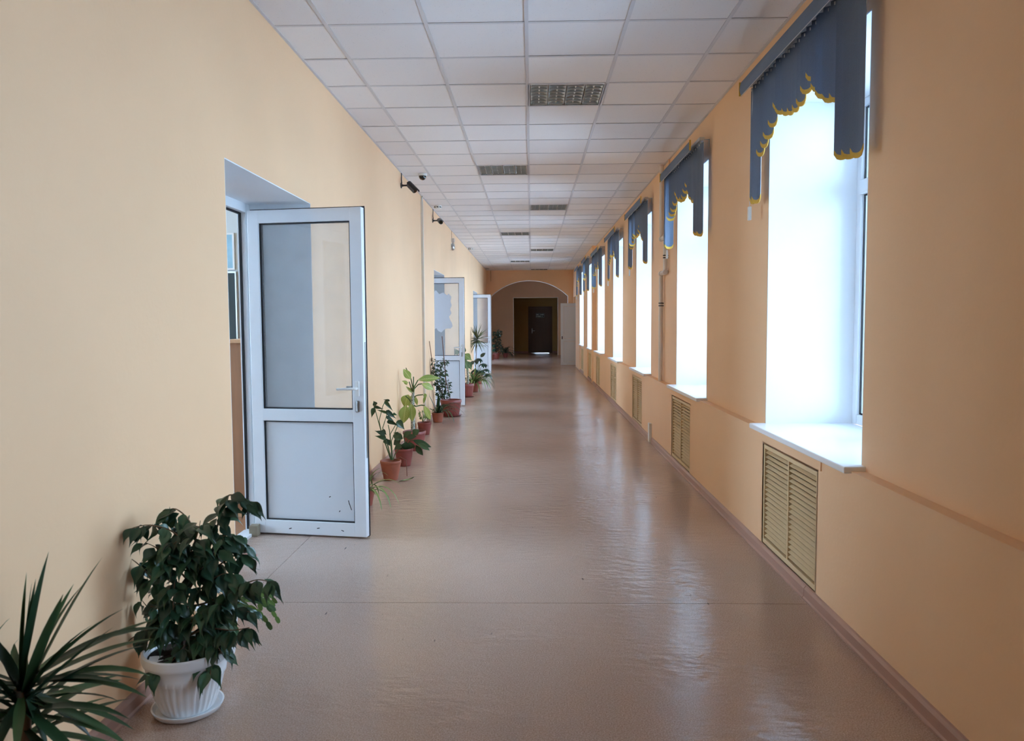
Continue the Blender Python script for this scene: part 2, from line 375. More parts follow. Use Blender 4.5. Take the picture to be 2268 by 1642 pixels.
# side pocket behind the open door on the right, near the arch
pk = MB(); pk.box(2.35, 2.45, 25.0, 27.0, 0, 2.6).box(1.9, 2.45, 24.9, 25.0, 0, 2.6).box(1.9, 2.45, 27.0, 27.1, 0, 2.6).box(1.9, 2.45, 24.9, 27.1, 2.6, 2.7).box(1.45, 2.45, 24.9, 27.1, -.1, -.005)
struct(pk.build('wall_right_passage', MT['tan']))

# end wall with the flat arch
AX0, AX1, AZ, AC = -1.40, 1.28, 2.385, 2.925
w = MB(); w.box(XL-.1, AX0, YA, YA2, 0, HC+.1); w.box(AX1, 1.9, YA, YA2, 0, HC+.1)
half = (AX1-AX0)/2; cx = (AX0+AX1)/2; rise = AC-AZ; R_ = (half*half+rise*rise)/(2*rise); zc = AC-R_
arc = []
for k in range(29):
    a = -math.asin(half/R_) + 2*math.asin(half/R_)*k/28
    arc.append((cx+R_*math.sin(a), zc+R_*math.cos(a)))
for k in range(28):
    (xa, za), (xb, zb) = arc[k], arc[k+1]
    w.prism([(xa, za), (xb, zb), (xb, HC+.1), (xa, HC+.1)], 1, YA, YA2)
wa = struct(w.build('wall_arch', MT['peach']))
ln = MB()
for k in range(28):
    (xa, za), (xb, zb) = arc[k], arc[k+1]
    ln.prism([(xa, za), (xb, zb), (xb*.994+cx*.006, zb-.012), (xa*.994+cx*.006, za-.012)], 1, YA-.006, YA2+.004)
ln.box(AX0, AX0+.012, YA-.006, YA2+.004, 0, AZ); ln.box(AX1-.012, AX1, YA-.006, YA2+.004, 0, AZ)
ln.build('arch_lining', MT['white_paint'], wa)

# dim hall and recess beyond the arch
w = MB(); w.box(-3.0, -2.9, YA2, 28.4, 0, 3.3).box(-3.0, -2.9, 29.8, YH, 0, 3.3).box(-3.0, -2.9, 28.4, 29.8, 0, .9).box(-3.0, -2.9, 28.4, 29.8, 2.4, 3.3).box(2.9, 3.0, YA2, YH, 0, 3.3).box(-3.0, 3.0, YA2, YH2, 3.3, 3.4)  # opening on the left is an unseen window added to light the hall
w.box(-3.0, XL, YA2-.1, YA2, 0, 3.3).box(1.8, 3.0, YA2-.1, YA2, 0, 3.3)
w.box(-3.0, -.80, YH, YH2, 0, 3.3).box(1.19, 3.0, YH, YH2, 0, 3.3).box(-.80, 1.19, YH, YH2, 2.555, 3.3)
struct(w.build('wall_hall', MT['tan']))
w = MB(); w.box(-.802, -.78, YH-.012, YH2+.01, 0, 2.555).box(1.17, 1.192, YH-.012, YH2+.01, 0, 2.555).box(-.802, 1.192, YH-.012, YH2+.01, 2.545, 2.565)
struct(w.build('trim_1', MT['white_paint']))
w = MB(); w.box(-1.6, -.14, YE, YE+.15, 0, 3.0).box(.99, 2.0, YE, YE+.15, 0, 3.0).box(-.14, .99, YE, YE+.15, 2.21, 3.0)
w.box(-1.6, -1.5, YH2, YE, 0, 3.0).box(1.9, 2.0, YH2, YE, 0, 3.0).box(-1.6, 2.0, YH2, YE+.15, 3.0, 3.1)
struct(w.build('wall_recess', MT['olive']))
w = MB(); w.prism([(YE-.02, 0), (YE, 0), (YE, .09), (YE-.012, .08)], 0, -1.5, -.15).prism([(YE-.02, 0), (YE, 0), (YE, .09), (YE-.012, .08)], 0, 1.0, 1.9)
w.prism([(YH-.02, 0), (YH, 0), (YH, .09), (YH-.012, .08)], 0, -2.9, -.81)
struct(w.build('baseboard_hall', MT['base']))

# wall behind the camera, classrooms on the left, ground outside
struct(MB().box(XB, XO, YB-.2, YB, 0, HC+.1).build('wall_back', MT['peach']))
CW = [(3.6, 6.6), (11.0, 14.6), (17.5, 21.6)]  # unseen classroom windows, added and sized for the light they let in
w = MB(); edge = 2.9
for (a, b) in CW: w.box(-7.2, -7.0, edge, a, 0, 3.4); w.box(-7.2, -7.0, a, b, 0, .9); w.box(-7.2, -7.0, a, b, 2.7, 3.4); edge = b
w.box(-7.2, -7.0, edge, 24.2, 0, 3.4)
w.box(-7.0, XB, 2.8, 2.9, 0, 3.4).box(-7.0, XB, 9.3, 9.45, 0, 3.4).box(-7.0, XB, 24.1, 24.2, 0, 3.4)
struct(w.build('wall_classroom', MT['class']))
struct(MB().box(-7.2, XB+.01, 2.8, 24.2, 3.35, 3.45).build('ceiling_classroom', MT['white_paint']))
struct(MB().box(-60, 70, -60, 90, -1.4, -1.2).build('ground', MT['snow']))

# ceiling: slab, tee grid and one mineral tile per cell
GX = [-1.222, -.622, -.022, .578, 1.178]; GY0 = 4.728
ce = struct(MB().box(XB, XO, YB-.2, YA2, HC+.03, HC+.15).build('ceiling', MT['concrete']))
LIGHTS = [(3, 2), (2, 7), (3, 12), (2, 18), (3, 24), (2, 30), (3, 36)]
rng = random.Random(5)
def tile_mesh(wd, name):
    a = wd/2-.004; b = .296
    return MB().prism([(-a, 0), (-a+.002, -.002), (a-.002, -.002), (a, 0), (a, .014), (-a, .014)], 1, -b, b).mesh(name, MT['tile'])
edgesL = [(XL, GX[0]), (GX[0], GX[1]), (GX[1], GX[2]), (GX[2], GX[3]), (GX[3], GX[4]), (GX[4], XR)]
tm = {}
for i in range(-4, 37):
    for c, (a, b) in enumerate(edgesL):
        if (c, i) in LIGHTS: continue
        yc = GY0+.6*i+.3
        if yc > YSTEP-.2 and c == 5: b = XR2
        key = round(b-a, 3)
        if key not in tm: tm[key] = tile_mesh(b-a, 'ceiling_tile')
        t = link('ceiling_tile', tm[key], ce, ((a+b)/2, yc, HC+.005+rng.uniform(0, .0018)))
        t.rotation_euler = (rng.gauss(0, .0012), rng.gauss(0, .0012), 0)
MB().box(XL, XR, YB, GY0-.6*4, HC+.003, HC+.02).build('plain_ceiling_panel', MT['tile'], ce)
for x in GX: MB().box(x-.012, x+.012, GY0-2.4, YA, HC-.001, HC+.003).build('main_runner', MT['tee'], ce)
for i in range(-4, 38): MB().box(XL, XR, GY0+.6*i-.012, GY0+.6*i+.012, HC, HC+.0025).build('cross_tee', MT['tee'], ce)
MB().box(XL, XL+.018, GY0-2.4, YA, HC-.002, HC+.003).build('wall_angle', MT['tee'], ce)
MB().box(XR-.018, XR, GY0-2.4, YSTEP, HC-.002, HC+.003).build('wall_angle', MT['tee'], ce)
MB().box(XR2-.018, XR2, YSTEP, YA, HC-.002, HC+.003).build('wall_angle', MT['tee'], ce)
MB().box(XL, XR2, YA-.018, YA, HC-.002, HC+.003).build('wall_angle', MT['tee'], ce)

sm = MB().add([(-1.83+.055*math.cos(2*PI*k/14)*(1+.3*math.sin(3*k)), 4.86+.03*math.sin(2*PI*k/14), .0006) for k in range(14)], [tuple(range(14))]).build('paint_smudge', M('dried_red_smudge', (178, 112, 96), .5, .2, 30), fl)
# skirting boards, laid in lengths
def skirt(x, sgn, y0, y1, parent):
    p = [(x, 0), (x+sgn*.026, 0), (x+sgn*.026, .008), (x+sgn*.02, .016), (x+sgn*.018, .055), (x+sgn*.008, .068), (x, .072)]
    MB().prism(p, 1, y0, y1).build('skirting_length', MT['base'], parent)
bl = struct(empty('baseboard_left'))
for (a, b) in [(YB, 1.2), (1.203, 3.925), (5.465, 7.9), (7.903, 10.4), (10.403, 12.35), (13.85, 16.3), (16.303, 18.8), (18.803, 20.69), (22.23, 24.6), (24.603, YA)]: skirt(XL, 1, a, b, bl)
br = struct(empty('baseboard_right'))
for (a, b) in [(YB, 1.6), (1.603, 4.10), (4.104, 6.64), (6.644, 9.42), (9.60, 12.0), (12.004, 14.5), (14.504, 17.4), (17.46, 20.0), (20.004, 22.6), (22.604, 25.4)]: skirt(XLOW, -1, a, b, br)

# ================================================================== WINDOWS
XF = 2.10
def make_window(n, y0, y1, front, proto_label):
    r = empty('window_%d' % n, (0, 0, 0)); struct(r)
    lin_ = MB(); lin_.box(front+.001, XF+.06, y0, y0+.008, WZ0+.03, WZ1).box(front+.001, XF+.06, y1-.008, y1, WZ0+.03, WZ1).box(front+.001, XF+.06, y0, y1, WZ1-.008, WZ1)
    lin_.build('reveal_lining', MT['white_paint'], r)
    s = MB(); sx = (XLOW if front == XR else XR2)-.035
    s.bbox(sx, XF+.01, y0-.045, y1+.02, WZ0, WZ0+.032, .006)
    sill = s.build('window_sill', MT['sill'], r)
    b = .065; za, zb = WZ0+.032, WZ1-.008; ya, yb = y0+.008, y1-.008; zt = 2.335
    f = MB()
    f.bbox(XF, XF+.07, ya, ya+b, za, zb, .006).bbox(XF, XF+.07, yb-b, yb, za, zb, .006)
    f.bbox(XF+.002, XF+.068, ya+b, yb-b, za, za+b, .006).bbox(XF+.002, XF+.068, ya+b, yb-b, zb-.05, zb, .006)
    f.bbox(XF-.006, XF+.066, ya+b-.01, yb-b+.01, zt-.045, zt+.045, .006)
    ym = (ya+yb)/2
    f.bbox(XF+.001, XF+.069, ym-.04, ym+.04, za+b, zt-.045, .006)
    fo = f.build('window_frame', MT['pvc'], r)
    for (a, c, d, e) in [(ya+b, ym-.04, za+b, zt-.045), (ym+.04, yb-b, za+b, zt-.045), (ya+b, yb-b, zt+.045, zb-.05)]:
        g = MB(); t = .010
        xa, xb = XF+.021, XF+.030; g.box(xa, xb, a, a+t, d, e).box(xa, xb, c-t, c, d, e).box(xa, xb, a+t, c-t, d, d+t).box(xa, xb, a+t, c-t, e-t, e)
        g.build('gasket', MT['gasket'], fo)
        MB().box(XF+.030, XF+.045, a+.001, c-.001, d+.001, e-.001).build('window_pane', MT['glass'], fo)
    portal(XO+.03, (y0+y1)/2, (WZ0+WZ1)/2, y1-y0, WZ1-WZ0, -1)
for i, (y0, y1) in enumerate(WIN): make_window(i+1, y0, y1, XR if y0 < YSTEP else XR2, '')
for i, (y0, y1) in enumerate(WINB): make_window(8+i, y0, y1, XR, '')

# ================================================================== DOORS
def leaf_parts(parent, wd, ht, th, film=None):
    """glazed plastic leaf: hinge edge at x=0, free edge at x=wd, thickness in -y; glass above, panel below"""
    st = .085; zm0, zm1 = .80, .885
    f = MB()
    f.bbox(0, st, -th, 0, 0, ht, .005).bbox(wd-st, wd, -th, 0, 0, ht, .005)
    f.bbox(st-.004, wd-st+.004, -th+.001, -.001, 0, .095, .005).bbox(st-.004, wd-st+.004, -th+.001, -.001, ht-.09, ht, .005).bbox(st-.004, wd-st+.004, -th+.001, -.001, zm0, zm1, .005)
    lf = f.build('door_leaf', MT['pvc'], parent)
    g = MB(); t = .008
    for (d, e) in [(.095, zm0), (zm1, ht-.09)]:
        a, c = st, wd-st
        g.box(a, a+t, -th+.012, -.012, d, e).box(c-t, c, -th+.012, -.012, d, e).box(a+t, c-t, -th+.012, -.012, d, d+t).box(a+t, c-t, -th+.012, -.012, e-t, e)
    # seal that runs round the outer edge of the leaf
    g.box(-.004, wd+.004, -.010, -.002, ht, ht+.012).box(wd, wd+.006, -.012, -.004, .0, ht).box(0, wd, -.012, -.002, -.006, 0)
    g.build('gasket', MT['gasket'], lf)
    MB().box(st+t, wd-st-t, -th*.5-.006, -th*.5+.006, .095+t, zm0-t).build('lower_panel', MT['pvc_panel'], lf)
    MB().box(st+t, wd-st-t, -th*.5-.006, -th*.5+.006, zm1+t, ht-.09-t).build('glass_pane', MT['doorglass'], lf)
    h = MB(); hz = 1.035
    for s in (-1, 1):
        yo = -th if s < 0 else 0
        h.bbox(wd-.062, wd-.032, min(yo, yo+s*.014), max(yo, yo+s*.014), hz-.055, hz+.05, .005)
        h.tube([(wd-.047, yo, hz), (wd-.047, yo+s*.045, hz), (wd-.06, yo+s*.055, hz), (wd-.175, yo+s*.055, hz-.004)], [.010, .010, .010, .008], 8)
    hd = h.build('handle', MT['whiteplastic'], lf); hd['label'] = 'white lever handle'
    k = MB()
    for s in (-1, 1):
        yo = -th if s < 0 else 0
        k.bbox(wd-.060, wd-.034, min(yo, yo+s*.010), max(yo, yo+s*.010), hz-.165, hz-.085, .009)
        k.box(wd-.050, wd-.044, min(yo, yo+s*.014), max(yo, yo+s*.014), hz-.145, hz-.105)
    k.build('lock_plate', MT['steel'], lf)
    MB().box(wd, wd+.004, -th*.62, -th*.38, .55, 1.35).build('lock_strip', MT['steel'], lf)
    return lf
def make_door(n, y0, y1, ang, wd, film=False):
    r = empty('door_%d' % n); struct(r)
    m = MB(); m.box(XB, XL-.001, y0, y0+.006, 0, DTOP).box(XB, XL-.001, y1-.006, y1, 0, DTOP).box(XB, XL-.001, y0, y1, DTOP-.006, DTOP)
    m.build('reveal_lining', MT['white_paint'], r)
    x0, x1 = -2.05, -1.985
    f = MB(); f.bbox(x0, x1, y0+.006, y0+.07, 0, DTOP-.006, .005).bbox(x0, x1, y1-.07, y1-.006, 0, DTOP-.006, .005).bbox(x0, x1, y0+.07, y1-.07, 2.265, DTOP-.006, .005)
    ys_ = y1-.075-wd-.01
    f.bbox(x0, x1, ys_-.06, ys_, 0, 2.265, .005)
    fo = f.build('door_frame', MT['pvc'], r)
    g = MB(); g.box(x0+.015, x0+.03, y1-.082, y1-.07, .03, 2.265).box(x0+.015, x0+.03, ys_, y1-.07, 2.253, 2.265)
    g.build('gasket', MT['gasket'], fo)
    MB().bbox(x0-.01, x1+.02, y0+.07, y1-.07, 0, .022, .004).build('threshold', MT['pvc'], r)
    # narrow fixed side light
    s = MB(); s.bbox(x0+.008, x1-.008, y0+.07, y0+.13, .022, 2.26, .004).bbox(x0+.008, x1-.008, ys_-.12, ys_-.06, .022, 2.26, .004)
    for (a, b) in [(.022, .12), (.80, .885), (2.17, 2.26)]: s.bbox(x0+.009, x1-.009, y0+.126, ys_-.116, a, b, .004)
    so = s.build('side_light', MT['pvc'], r)
    MB().box(x0+.03, x0+.042, y0+.13, ys_-.12, .12, .80).build('lower_panel', MT['pvc_panel'], so)
    MB().box(x0+.03, x0+.042, y0+.13, ys_-.12, .885, 2.17).build('glass_pane', MT['doorglass'], so)
    h = empty('leaf_hinge', (-1.958, y1-.045, .012), ang, r)
    lf = leaf_parts(h, wd, 2.262, .062)
    h2 = MB()
    for z in (.25, 1.15, 2.05): h2.tube([(-.004, .010, z-.05), (-.004, .010, z+.05)], .011, 10)
    # the leaf is the part; its hinge point is kept on the leaf itself
    lf.parent = r; lf.matrix_local = Matrix.Translation((-1.958, y1-.045, .012)) @ Matrix.Rotation(ang, 4, 'Z')
    h2.build('hinge', MT['whiteplastic'], lf)
    bpy.data.objects.remove(h)
    return r, lf
D1, L1 = make_door(1, *DOORS[0], math.radians(-9.0), .835)
D2, L2 = make_door(2, *DOORS[1], math.radians(-4), .77)
D3, L3 = make_door(3, *DOORS[2], math.radians(0), .80)
# remains of a torn frosted film on the second door's glass
fp = [(.10, 2.03), (.16, 2.06), (.20, 1.99), (.27, 2.05), (.33, 1.98), (.40, 2.01), (.47, 1.96), (.50, 1.99), (.545, 1.93), (.53, 1.85), (.55, 1.78), (.52, 1.71), (.545, 1.64), (.50, 1.58), (.52, 1.52), (.55, 1.47), (.565, 1.41), (.53, 1.37), (.45, 1.37), (.41, 1.35), (.36, 1.30), (.30, 1.33), (.27, 1.38), (.20, 1.33), (.10, 1.36)]
MB().prism(fp, 1, -.040, -.0375).build('torn_film', MT['film'], L2)['label'] = 'grey remains of a torn film'
# scuffs on the first door's lower panel
sc = MB()
for (x, z, l, a) in [(.71, .205, .05, 1.9), (.70, .235, .03, 1.8), (.56, .27, .014, .4), (.63, .17, .012, 1.0), (.48, .05, .02, .2), (.27, .04, .02, .3), (.66, .04, .02, 2.8)]:
    c, s = math.cos(a), math.sin(a); yy = -.0372 if z > .1 else -.0622
    sc.add([(x-c*l/2-s*.003, yy, z-s*l/2+c*.003), (x+c*l/2-s*.003, yy, z+s*l/2+c*.003), (x+c*l/2+s*.003, yy, z+s*l/2-c*.003), (x-c*l/2+s*.003, yy, z-s*l/2-c*.003)], [(0, 1, 2, 3)])
o = sc.build('scuff_marks', MT['gasket'], L1); o['kind'] = 'stuff'

# door 4: solid white leaf swung out of the right wall, door 5: brown door at the far end
d4 = struct(empty('door_4'))
f = MB(); f.bbox(1.72, 1.80, 25.45, 25.52, 0, 2.32, .005).bbox(1.72, 1.80, 26.48, 26.55, 0, 2.32, .005).bbox(1.72, 1.80, 25.52, 26.48, 2.25, 2.32, .005)
f.build('door_frame', MT['pvc'], d4)
f = MB(); WD4, H4 = .80, 2.10
f.bbox(0, .10, 0, .05, 0, H4, .004).bbox(WD4-.10, WD4, 0, .05, 0, H4, .004).bbox(.098, WD4-.098, .001, .049, 0, .10, .004).bbox(.098, WD4-.098, .001, .049, H4-.10, H4, .004).bbox(.098, WD4-.098, .001, .049, .80, .90, .004)
l4 = f.build('door_leaf', MT['pvc_panel'], d4); l4.location = (1.0, 26.35, .012)
MB().box(.106, WD4-.106, .018, .032, .106, .794).build('lower_panel', MT['pvc_panel'], l4)
MB().box(.106, WD4-.106, .018, .032, .906, H4-.106).build('upper_panel', MT['pvc_panel'], l4)
MB().tube([(.05, 0, 1.02), (.05, -.05, 1.02), (.07, -.055, 1.02), (.17, -.055, 1.0)], .010, 8).build('handle', MT['whiteplastic'], l4)
MB().bbox(.035, .065, -.008, 0, .88, .98, .003).build('lock_plate', MT['blackplastic'], l4)
d5 = struct(empty('door_5'))
f = MB(); f.bbox(-.145, -.055, YE-.03, YE+.10, 0, 2.21, .006).bbox(.905, .995, YE-.03, YE+.10, 0, 2.21, .006).bbox(-.055, .905, YE-.03, YE+.10, 2.12, 2.21, .006)
f.box(-.07, .0, YE+.052, YE+.095, 0, 2.15).box(.85, .92, YE+.052, YE+.095, 0, 2.15).box(0, .85, YE+.052, YE+.095, 2.08, 2.15)
f.build('door_frame', MT['browndoor'], d5)
f = MB(); f.bbox(-.05, .90, YE, YE+.05, .008, 2.115, .004)
l5 = f.build('door_leaf', MT['browndoor'], d5)
MB().bbox(.02, .055, YE-.01, YE, .94, 1.17, .004).tube([(.037, YE-.01, 1.06), (.037, YE-.05, 1.06), (.05, YE-.055, 1.06), (.17, YE-.055, 1.06)], .010, 8).build('handle', MT['steel'], l5)
# the sign on that door: two lines too small to read, so only strokes of lettering
sg = tag(empty('door_sign', (.42, YE-.002, 1.785)), 'small dark plate with two lines of white lettering on the far brown door', 'sign')
MB().bbox(-.20, .20, -.008, 0, -.10, .10, .002).build('plate', MT['plate'], sg)
MB().box(-.195, .195, -.0095, -.008, .086, .092).box(-.195, .195, -.0095, -.008, -.092, -.086).box(-.195, -.189, -.0095, -.008, -.09, .09).box(.189, .195, -.0095, -.008, -.09, .09).build('border_line', MT['steel'], sg)
t = MB(); rs = random.Random(3)
for (x0, x1, z0) in [(-.175, -.06, .012), (-.035, -.01, .012), (.01, .175, .012), (-.175, .045, -.068), (.10, .125, -.068)]:
    x = x0
    while x < x1-.012:
        k = rs.choice((0, 1, 2)); hgt = .052
        t.box(x, x+.006, -.0105, -.008, z0, z0+hgt)
        if k != 1: t.box(x+.012, x+.018, -.0105, -.008, z0, z0+hgt)
        t.box(x+.006, x+.014, -.0105, -.008, z0+hgt*(.42 if k else .88), z0+hgt*(.42 if k else .88)+.006)
        x += .026
t.build('lettering', MT['letter'], sg)['kind'] = 'stuff'

# unseen porch, added to dim the daylight coming in under that door
w = MB(); w.box(-1.6, -1.5, YE+.15, YE+6, -.12, 2.9).box(2.5, 2.6, YE+.15, YE+6, -.12, 2.9).box(-1.6, 2.6, YE+.15, YE+6, 2.9, 3.0).box(-1.5, .2, YE+5.9, YE+6, -.02, 2.9).box(1.2, 2.5, YE+5.9, YE+6, -.02, 2.9)
struct(w.build('wall_added_porch', MT['concrete']))
#  floor of the added porch
struct(MB().box(-1.5, 2.5, YE+.15, YE+6, -.12, -.02).build('floor_added_porch', MT['concrete']))

# ================================================================== CLASSROOM SEEN THROUGH THE FIRST DOOR
cb = tag(empty('bookcase', (-2.08, 5.82, 0)), 'low brown wooden cupboard standing just inside the first doorway', 'cupboard')
MB().bbox(-.25, -.004, 0, .03, .06, 1.345, .002).build('side_panel', MT['cabinet'], cb)
MB().bbox(-.25, -.004, .87, .90, .06, 1.345, .002).build('side_panel', MT['cabinet'], cb)
MB().bbox(-.275, -.002, -.015, .915, 1.345, 1.372, .003).build('top_board', MT['beech'], cb)
MB().box(-.25, -.01, .03, .87, .06, .09).build('bottom_board', MT['cabinet'], cb)
MB().box(-.02, -.008, .03, .87, .09, 1.345).build('back_board', MT['cabinet'], cb)
MB().bbox(-.245, -.01, .01, .89, 0, .06, .002).build('plinth', MT['beech'], cb)
for k in range(2): MB().bbox(-.272, -.252, .004+.447*k, .448+.447*k, .07, 1.34, .003).build('cupboard_door', MT['beech'], cb)
bb = tag(empty('chalkboard', (-4.55, 9.29, 1.60)), 'dark green chalkboard on the classroom wall behind the first doorway', 'chalkboard')
MB().box(-1.0, .985, -.03, -.002, -.5, .5).build('writing_surface', MT['board'], bb)
MB().box(-1.03, 1.0, -.035, 0, .5, .52).box(-1.03, 1.0, -.035, 0, -.52, -.5).box(.985, 1.0, -.035, 0, -.5, .5).box(-1.03, -1.0, -.035, 0, -.5, .5).build('frame', MT['alu'], bb)
ps = tag(empty('wall_poster', (-3.95, 9.29, 2.36)), 'pale blue framed poster above the classroom chalkboard', 'poster')
MB().box(-.4, .36, -.018, -.002, -.20, .20).build('print', MT['poster'], ps)
MB().box(-.42, .38, -.02, 0, .2, .22).box(-.42, .38, -.02, 0, -.22, -.2).box(.36, .38, -.02, 0, -.2, .2).box(-.42, -.4, -.02, 0, -.2, .2).build('frame', MT['whiteplastic'], ps)
tag(MB().bbox(-1.985, -1.925, 5.28, 5.345, 0, .078, .006).build('door_stop_block', MT['block']), 'worn grey wooden block wedged by the first door', 'block')

# ================================================================== LOUVRE GRILLES UNDER THE WINDOWS
def slat_mesh(L):
    # cross-section in (x depth, z): a tilted blade
    p = [(.000, -.005), (.003, -.009), (.022, .003), (.021, .007), (.018, .007)]
    return MB().prism(p, 1, 0, L).mesh('slat', MT['grille'])
LG = GRILLE[0][1]-GRILLE[0][0]; HG = GZ1-GZ0
SLAT = slat_mesh(LG/2-.030)
gl = ['cream louvred radiator grille under the nearest window', 'cream louvred radiator grille under the second window from the camera', 'cream louvred radiator grille under the third window, beyond the white pipe',
      'cream louvred radiator grille under the fourth window from the camera', 'cream louvred radiator grille under the fifth window, just before the wall steps out',
      'cream louvred radiator grille under the sixth window, first past the wall step', 'cream louvred radiator grille under the farthest window']
g0 = None
for i, (a, b) in enumerate(GRILLE):
    if g0 is None:
        g0 = empty('radiator_grille', (0, 0, 0))
        f = MB(); t = .022
        f.bbox(0, .038, 0, t, 0, HG, .003).bbox(0, .038, LG-t, LG, 0, HG, .003).bbox(0, .036, t-.001, LG-t+.001, 0, t+.008, .003).bbox(0, .036, t-.001, LG-t+.001, HG-t-.006, HG, .003).bbox(0.002, .036, LG/2-.009, LG/2+.009, t, HG-t, .002)
        f.box(-.004, .002, -.014, LG+.014, -.012, 0).box(-.004, .002, -.014, LG+.014, HG, HG+.012).box(-.004, .002, -.014, 0, 0, HG).box(-.004, .002, LG, LG+.014, 0, HG)
        f.build('grille_frame', MT['grille'], g0)
        for c in (t+.0015, LG/2+.0105):
            for k in range(19):
                link('slat', SLAT, g0, (.004, c-.003, .052+k*(HG-.085)/18.5))
        g = g0
    else: g = copy_tree(g0)
    g.location = ((XLOW+.004), a, GZ0)
    tag(g, gl[i], 'grille', 'louvred grilles under the windows')
o = tag(MB().box(XLOW-.006, XLOW, 3.93, 4.95, .725, .782).build('cover_strip', MT['peach']), 'peach painted strip between nearest sill and its grille', 'panel')

# ================================================================== VERTICAL BLINDS
BZ = 3.02; BX = 1.455
prof = [2.255, 2.247, 2.530, 2.565, 2.60, 2.652, 2.735, 2.684, 2.656, 2.637, 2.632, 2.642, 2.684, 2.727, 2.648, 2.590, 2.548, 2.528, 2.240, 2.226, 2.215]
NV = len(prof); BL = 1.74
VW = .0885
def vane_mesh(ln):
    """one fabric vane hanging from z=0 to z=-ln, slightly curved across, rounded foot"""
    m = MB(); n = 6; rows = []
    def xs(u): return (u-.5)*VW
    def bow(u): return .006*math.sin(PI*u)
    top = [(bow(i/n), xs(i/n), 0) for i in range(n+1)]
    bot = [(bow(i/n), xs(i/n), -(ln-.030) - .030*math.sqrt(max(0, 1-(2*i/n-1)**2)) + .026) for i in range(n+1)]
    vs = top+bot; k = n+1
    vs += [(x+.0028, y, z) for (x, y, z) in vs]
    fs = []
    for i in range(n): fs += [(i, i+1, k+i+1, k+i), (2*k+i+1, 2*k+i, 3*k+i, 3*k+i+1), (k+i, k+i+1, 3*k+i+1, 3*k+i), (i+1, i, 2*k+i, 2*k+i+1)]
    fs += [(0, k, 3*k, 2*k), (n, 2*k+n, 3*k+n, k+n)]
    m.add(vs, fs); me = m.mesh('vane', MT['vane']); me.materials.append(MT['vane_edge_light'])
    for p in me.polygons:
        if abs(p.normal.y) > .8: p.material_index = 1  # edge faces carry the painted line of light
    return me
def hem_mesh(ln):
    m = MB(); n = 6
    def xs(u): return (u-.5)*VW
    def bow(u): return .006*math.sin(PI*u)
    up = [(bow(i/n)-.0006, xs(i/n), -(ln-.030) - .030*math.sqrt(max(0, 1-(2*i/n-1)**2)) + .026) for i in range(n+1)]
    dn = [(x, y, z-.024) for (x, y, z) in up]; vs = up+dn; k = n+1
    vs += [(x+.0040, y, z) for (x, y, z) in vs]; fs = []
    for i in range(n): fs += [(i, i+1, k+i+1, k+i), (2*k+i+1, 2*k+i, 3*k+i, 3*k+i+1), (k+i, k+i+1, 3*k+i+1, 3*k+i), (i+1, i, 2*k+i, 2*k+i+1)]
    fs += [(0, k, 3*k, 2*k), (n, 2*k+n, 3*k+n, k+n)]
    m.add(vs, fs); return m.mesh('hem', MT['hem'])
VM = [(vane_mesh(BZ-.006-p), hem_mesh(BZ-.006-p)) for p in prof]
bl_lab = ['slate blue vertical blind over the nearest window, running out of the top of the picture', 'slate blue vertical blind over the second window, its valance strip slipped short of the rail',
          'slate blue vertical blind over the third window, just past the white pipe', 'slate blue vertical blind over the fourth window from the camera',
          'slate blue vertical blind over the fifth window, last before the wall step', 'slate blue vertical blind over the sixth window, first after the wall step', 'slate blue vertical blind over the farthest window by the arch']
rb = random.Random(12)
def make_blind(i, y0, y1, front):
    yc = (y0+y1)/2; x = front-.085
    r = empty('vertical_blind', (x, yc, BZ)); tag(r, bl_lab[i], 'blind', 'slate blue vertical blinds on the right wall')
    sc_ = (y1-y0+.24)/BL; h = BL*sc_/2
    MB().bbox(-.022, .022, -h, h, .002, .032, .004).build('head_rail', MT['alu'], r)
    for s in (-1, 1):
        MB().box(-.015, .085, s*(h-.10)-.012, s*(h-.10)+.012, .030, .034).box(.081, .085, s*(h-.10)-.012, s*(h-.10)+.012, -.03, .034).build('bracket', MT['whiteplastic'], r)
    c = MB()
    for k in range(NV):
        yk = h-.05-(2*h-.10)*k/(NV-1); c.box(-.004, .004, yk-.003, yk+.003, -.012, .002); c.box(-.009, -.005, yk+.018, yk+.026, -.030, -.016)
    co = c.build('carriers', MT['whiteplastic'], r); co['kind'] = 'stuff'
    # valance: an upright fabric strip bowed outwards
    va0, va1 = (-h+.02, h+.02) if i != 1 else (-h+.16, h+.04)
    p = []
    for k in range(7): u = k/6; p.append((-.064-.010*math.sin(PI*u), -.045+.088*u))
    pp = p + [(a+.002, b) for a, b in p[::-1]]
    v = MB().prism(pp, 1, va0, va1).build('valance', MT['vane'], r)
    MB().box(-.066, -.0615, va0, va1, -.048, -.044).build('valance_lip', MT['alu'], v)
    MB().box(-.0765, -.0625, va1, va1+.008, -.045, .043).box(-.0765, -.0625, va0-.008, va0, -.045, .043).build('valance_end', MT['hem'], v)
    for k in range(NV):
        yk = h-.05-(2*h-.10)*k/(NV-1)
        a = math.radians(rb.gauss(20, 9))
        if i > 0 and k in ((0, 1, 2) if i % 3 == 1 else (3, 8) if i % 3 == 2 else (9,)): a = math.radians(rb.uniform(60, 95))
        if i == 0 and k == 15: a = math.radians(48)
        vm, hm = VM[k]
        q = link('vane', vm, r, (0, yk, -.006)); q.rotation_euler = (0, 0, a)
        link('hem', hm, q)
    MB().tube([(.0, h-.03, -.005), (.0, h+.005, -.5), (.0, h+.012, BZ*0-.77)], .0018, 5).build('control_cord', MT['whiteplastic'], r)
    MB().bbox(-.010, .010, h-.005, h+.028, -.86, -.77, .004).build('cord_weight', MT['whiteplastic'], r)
for i, (y0, y1) in enumerate(WIN): make_blind(i, y0, y1, XR if y0 < YSTEP else XR2)
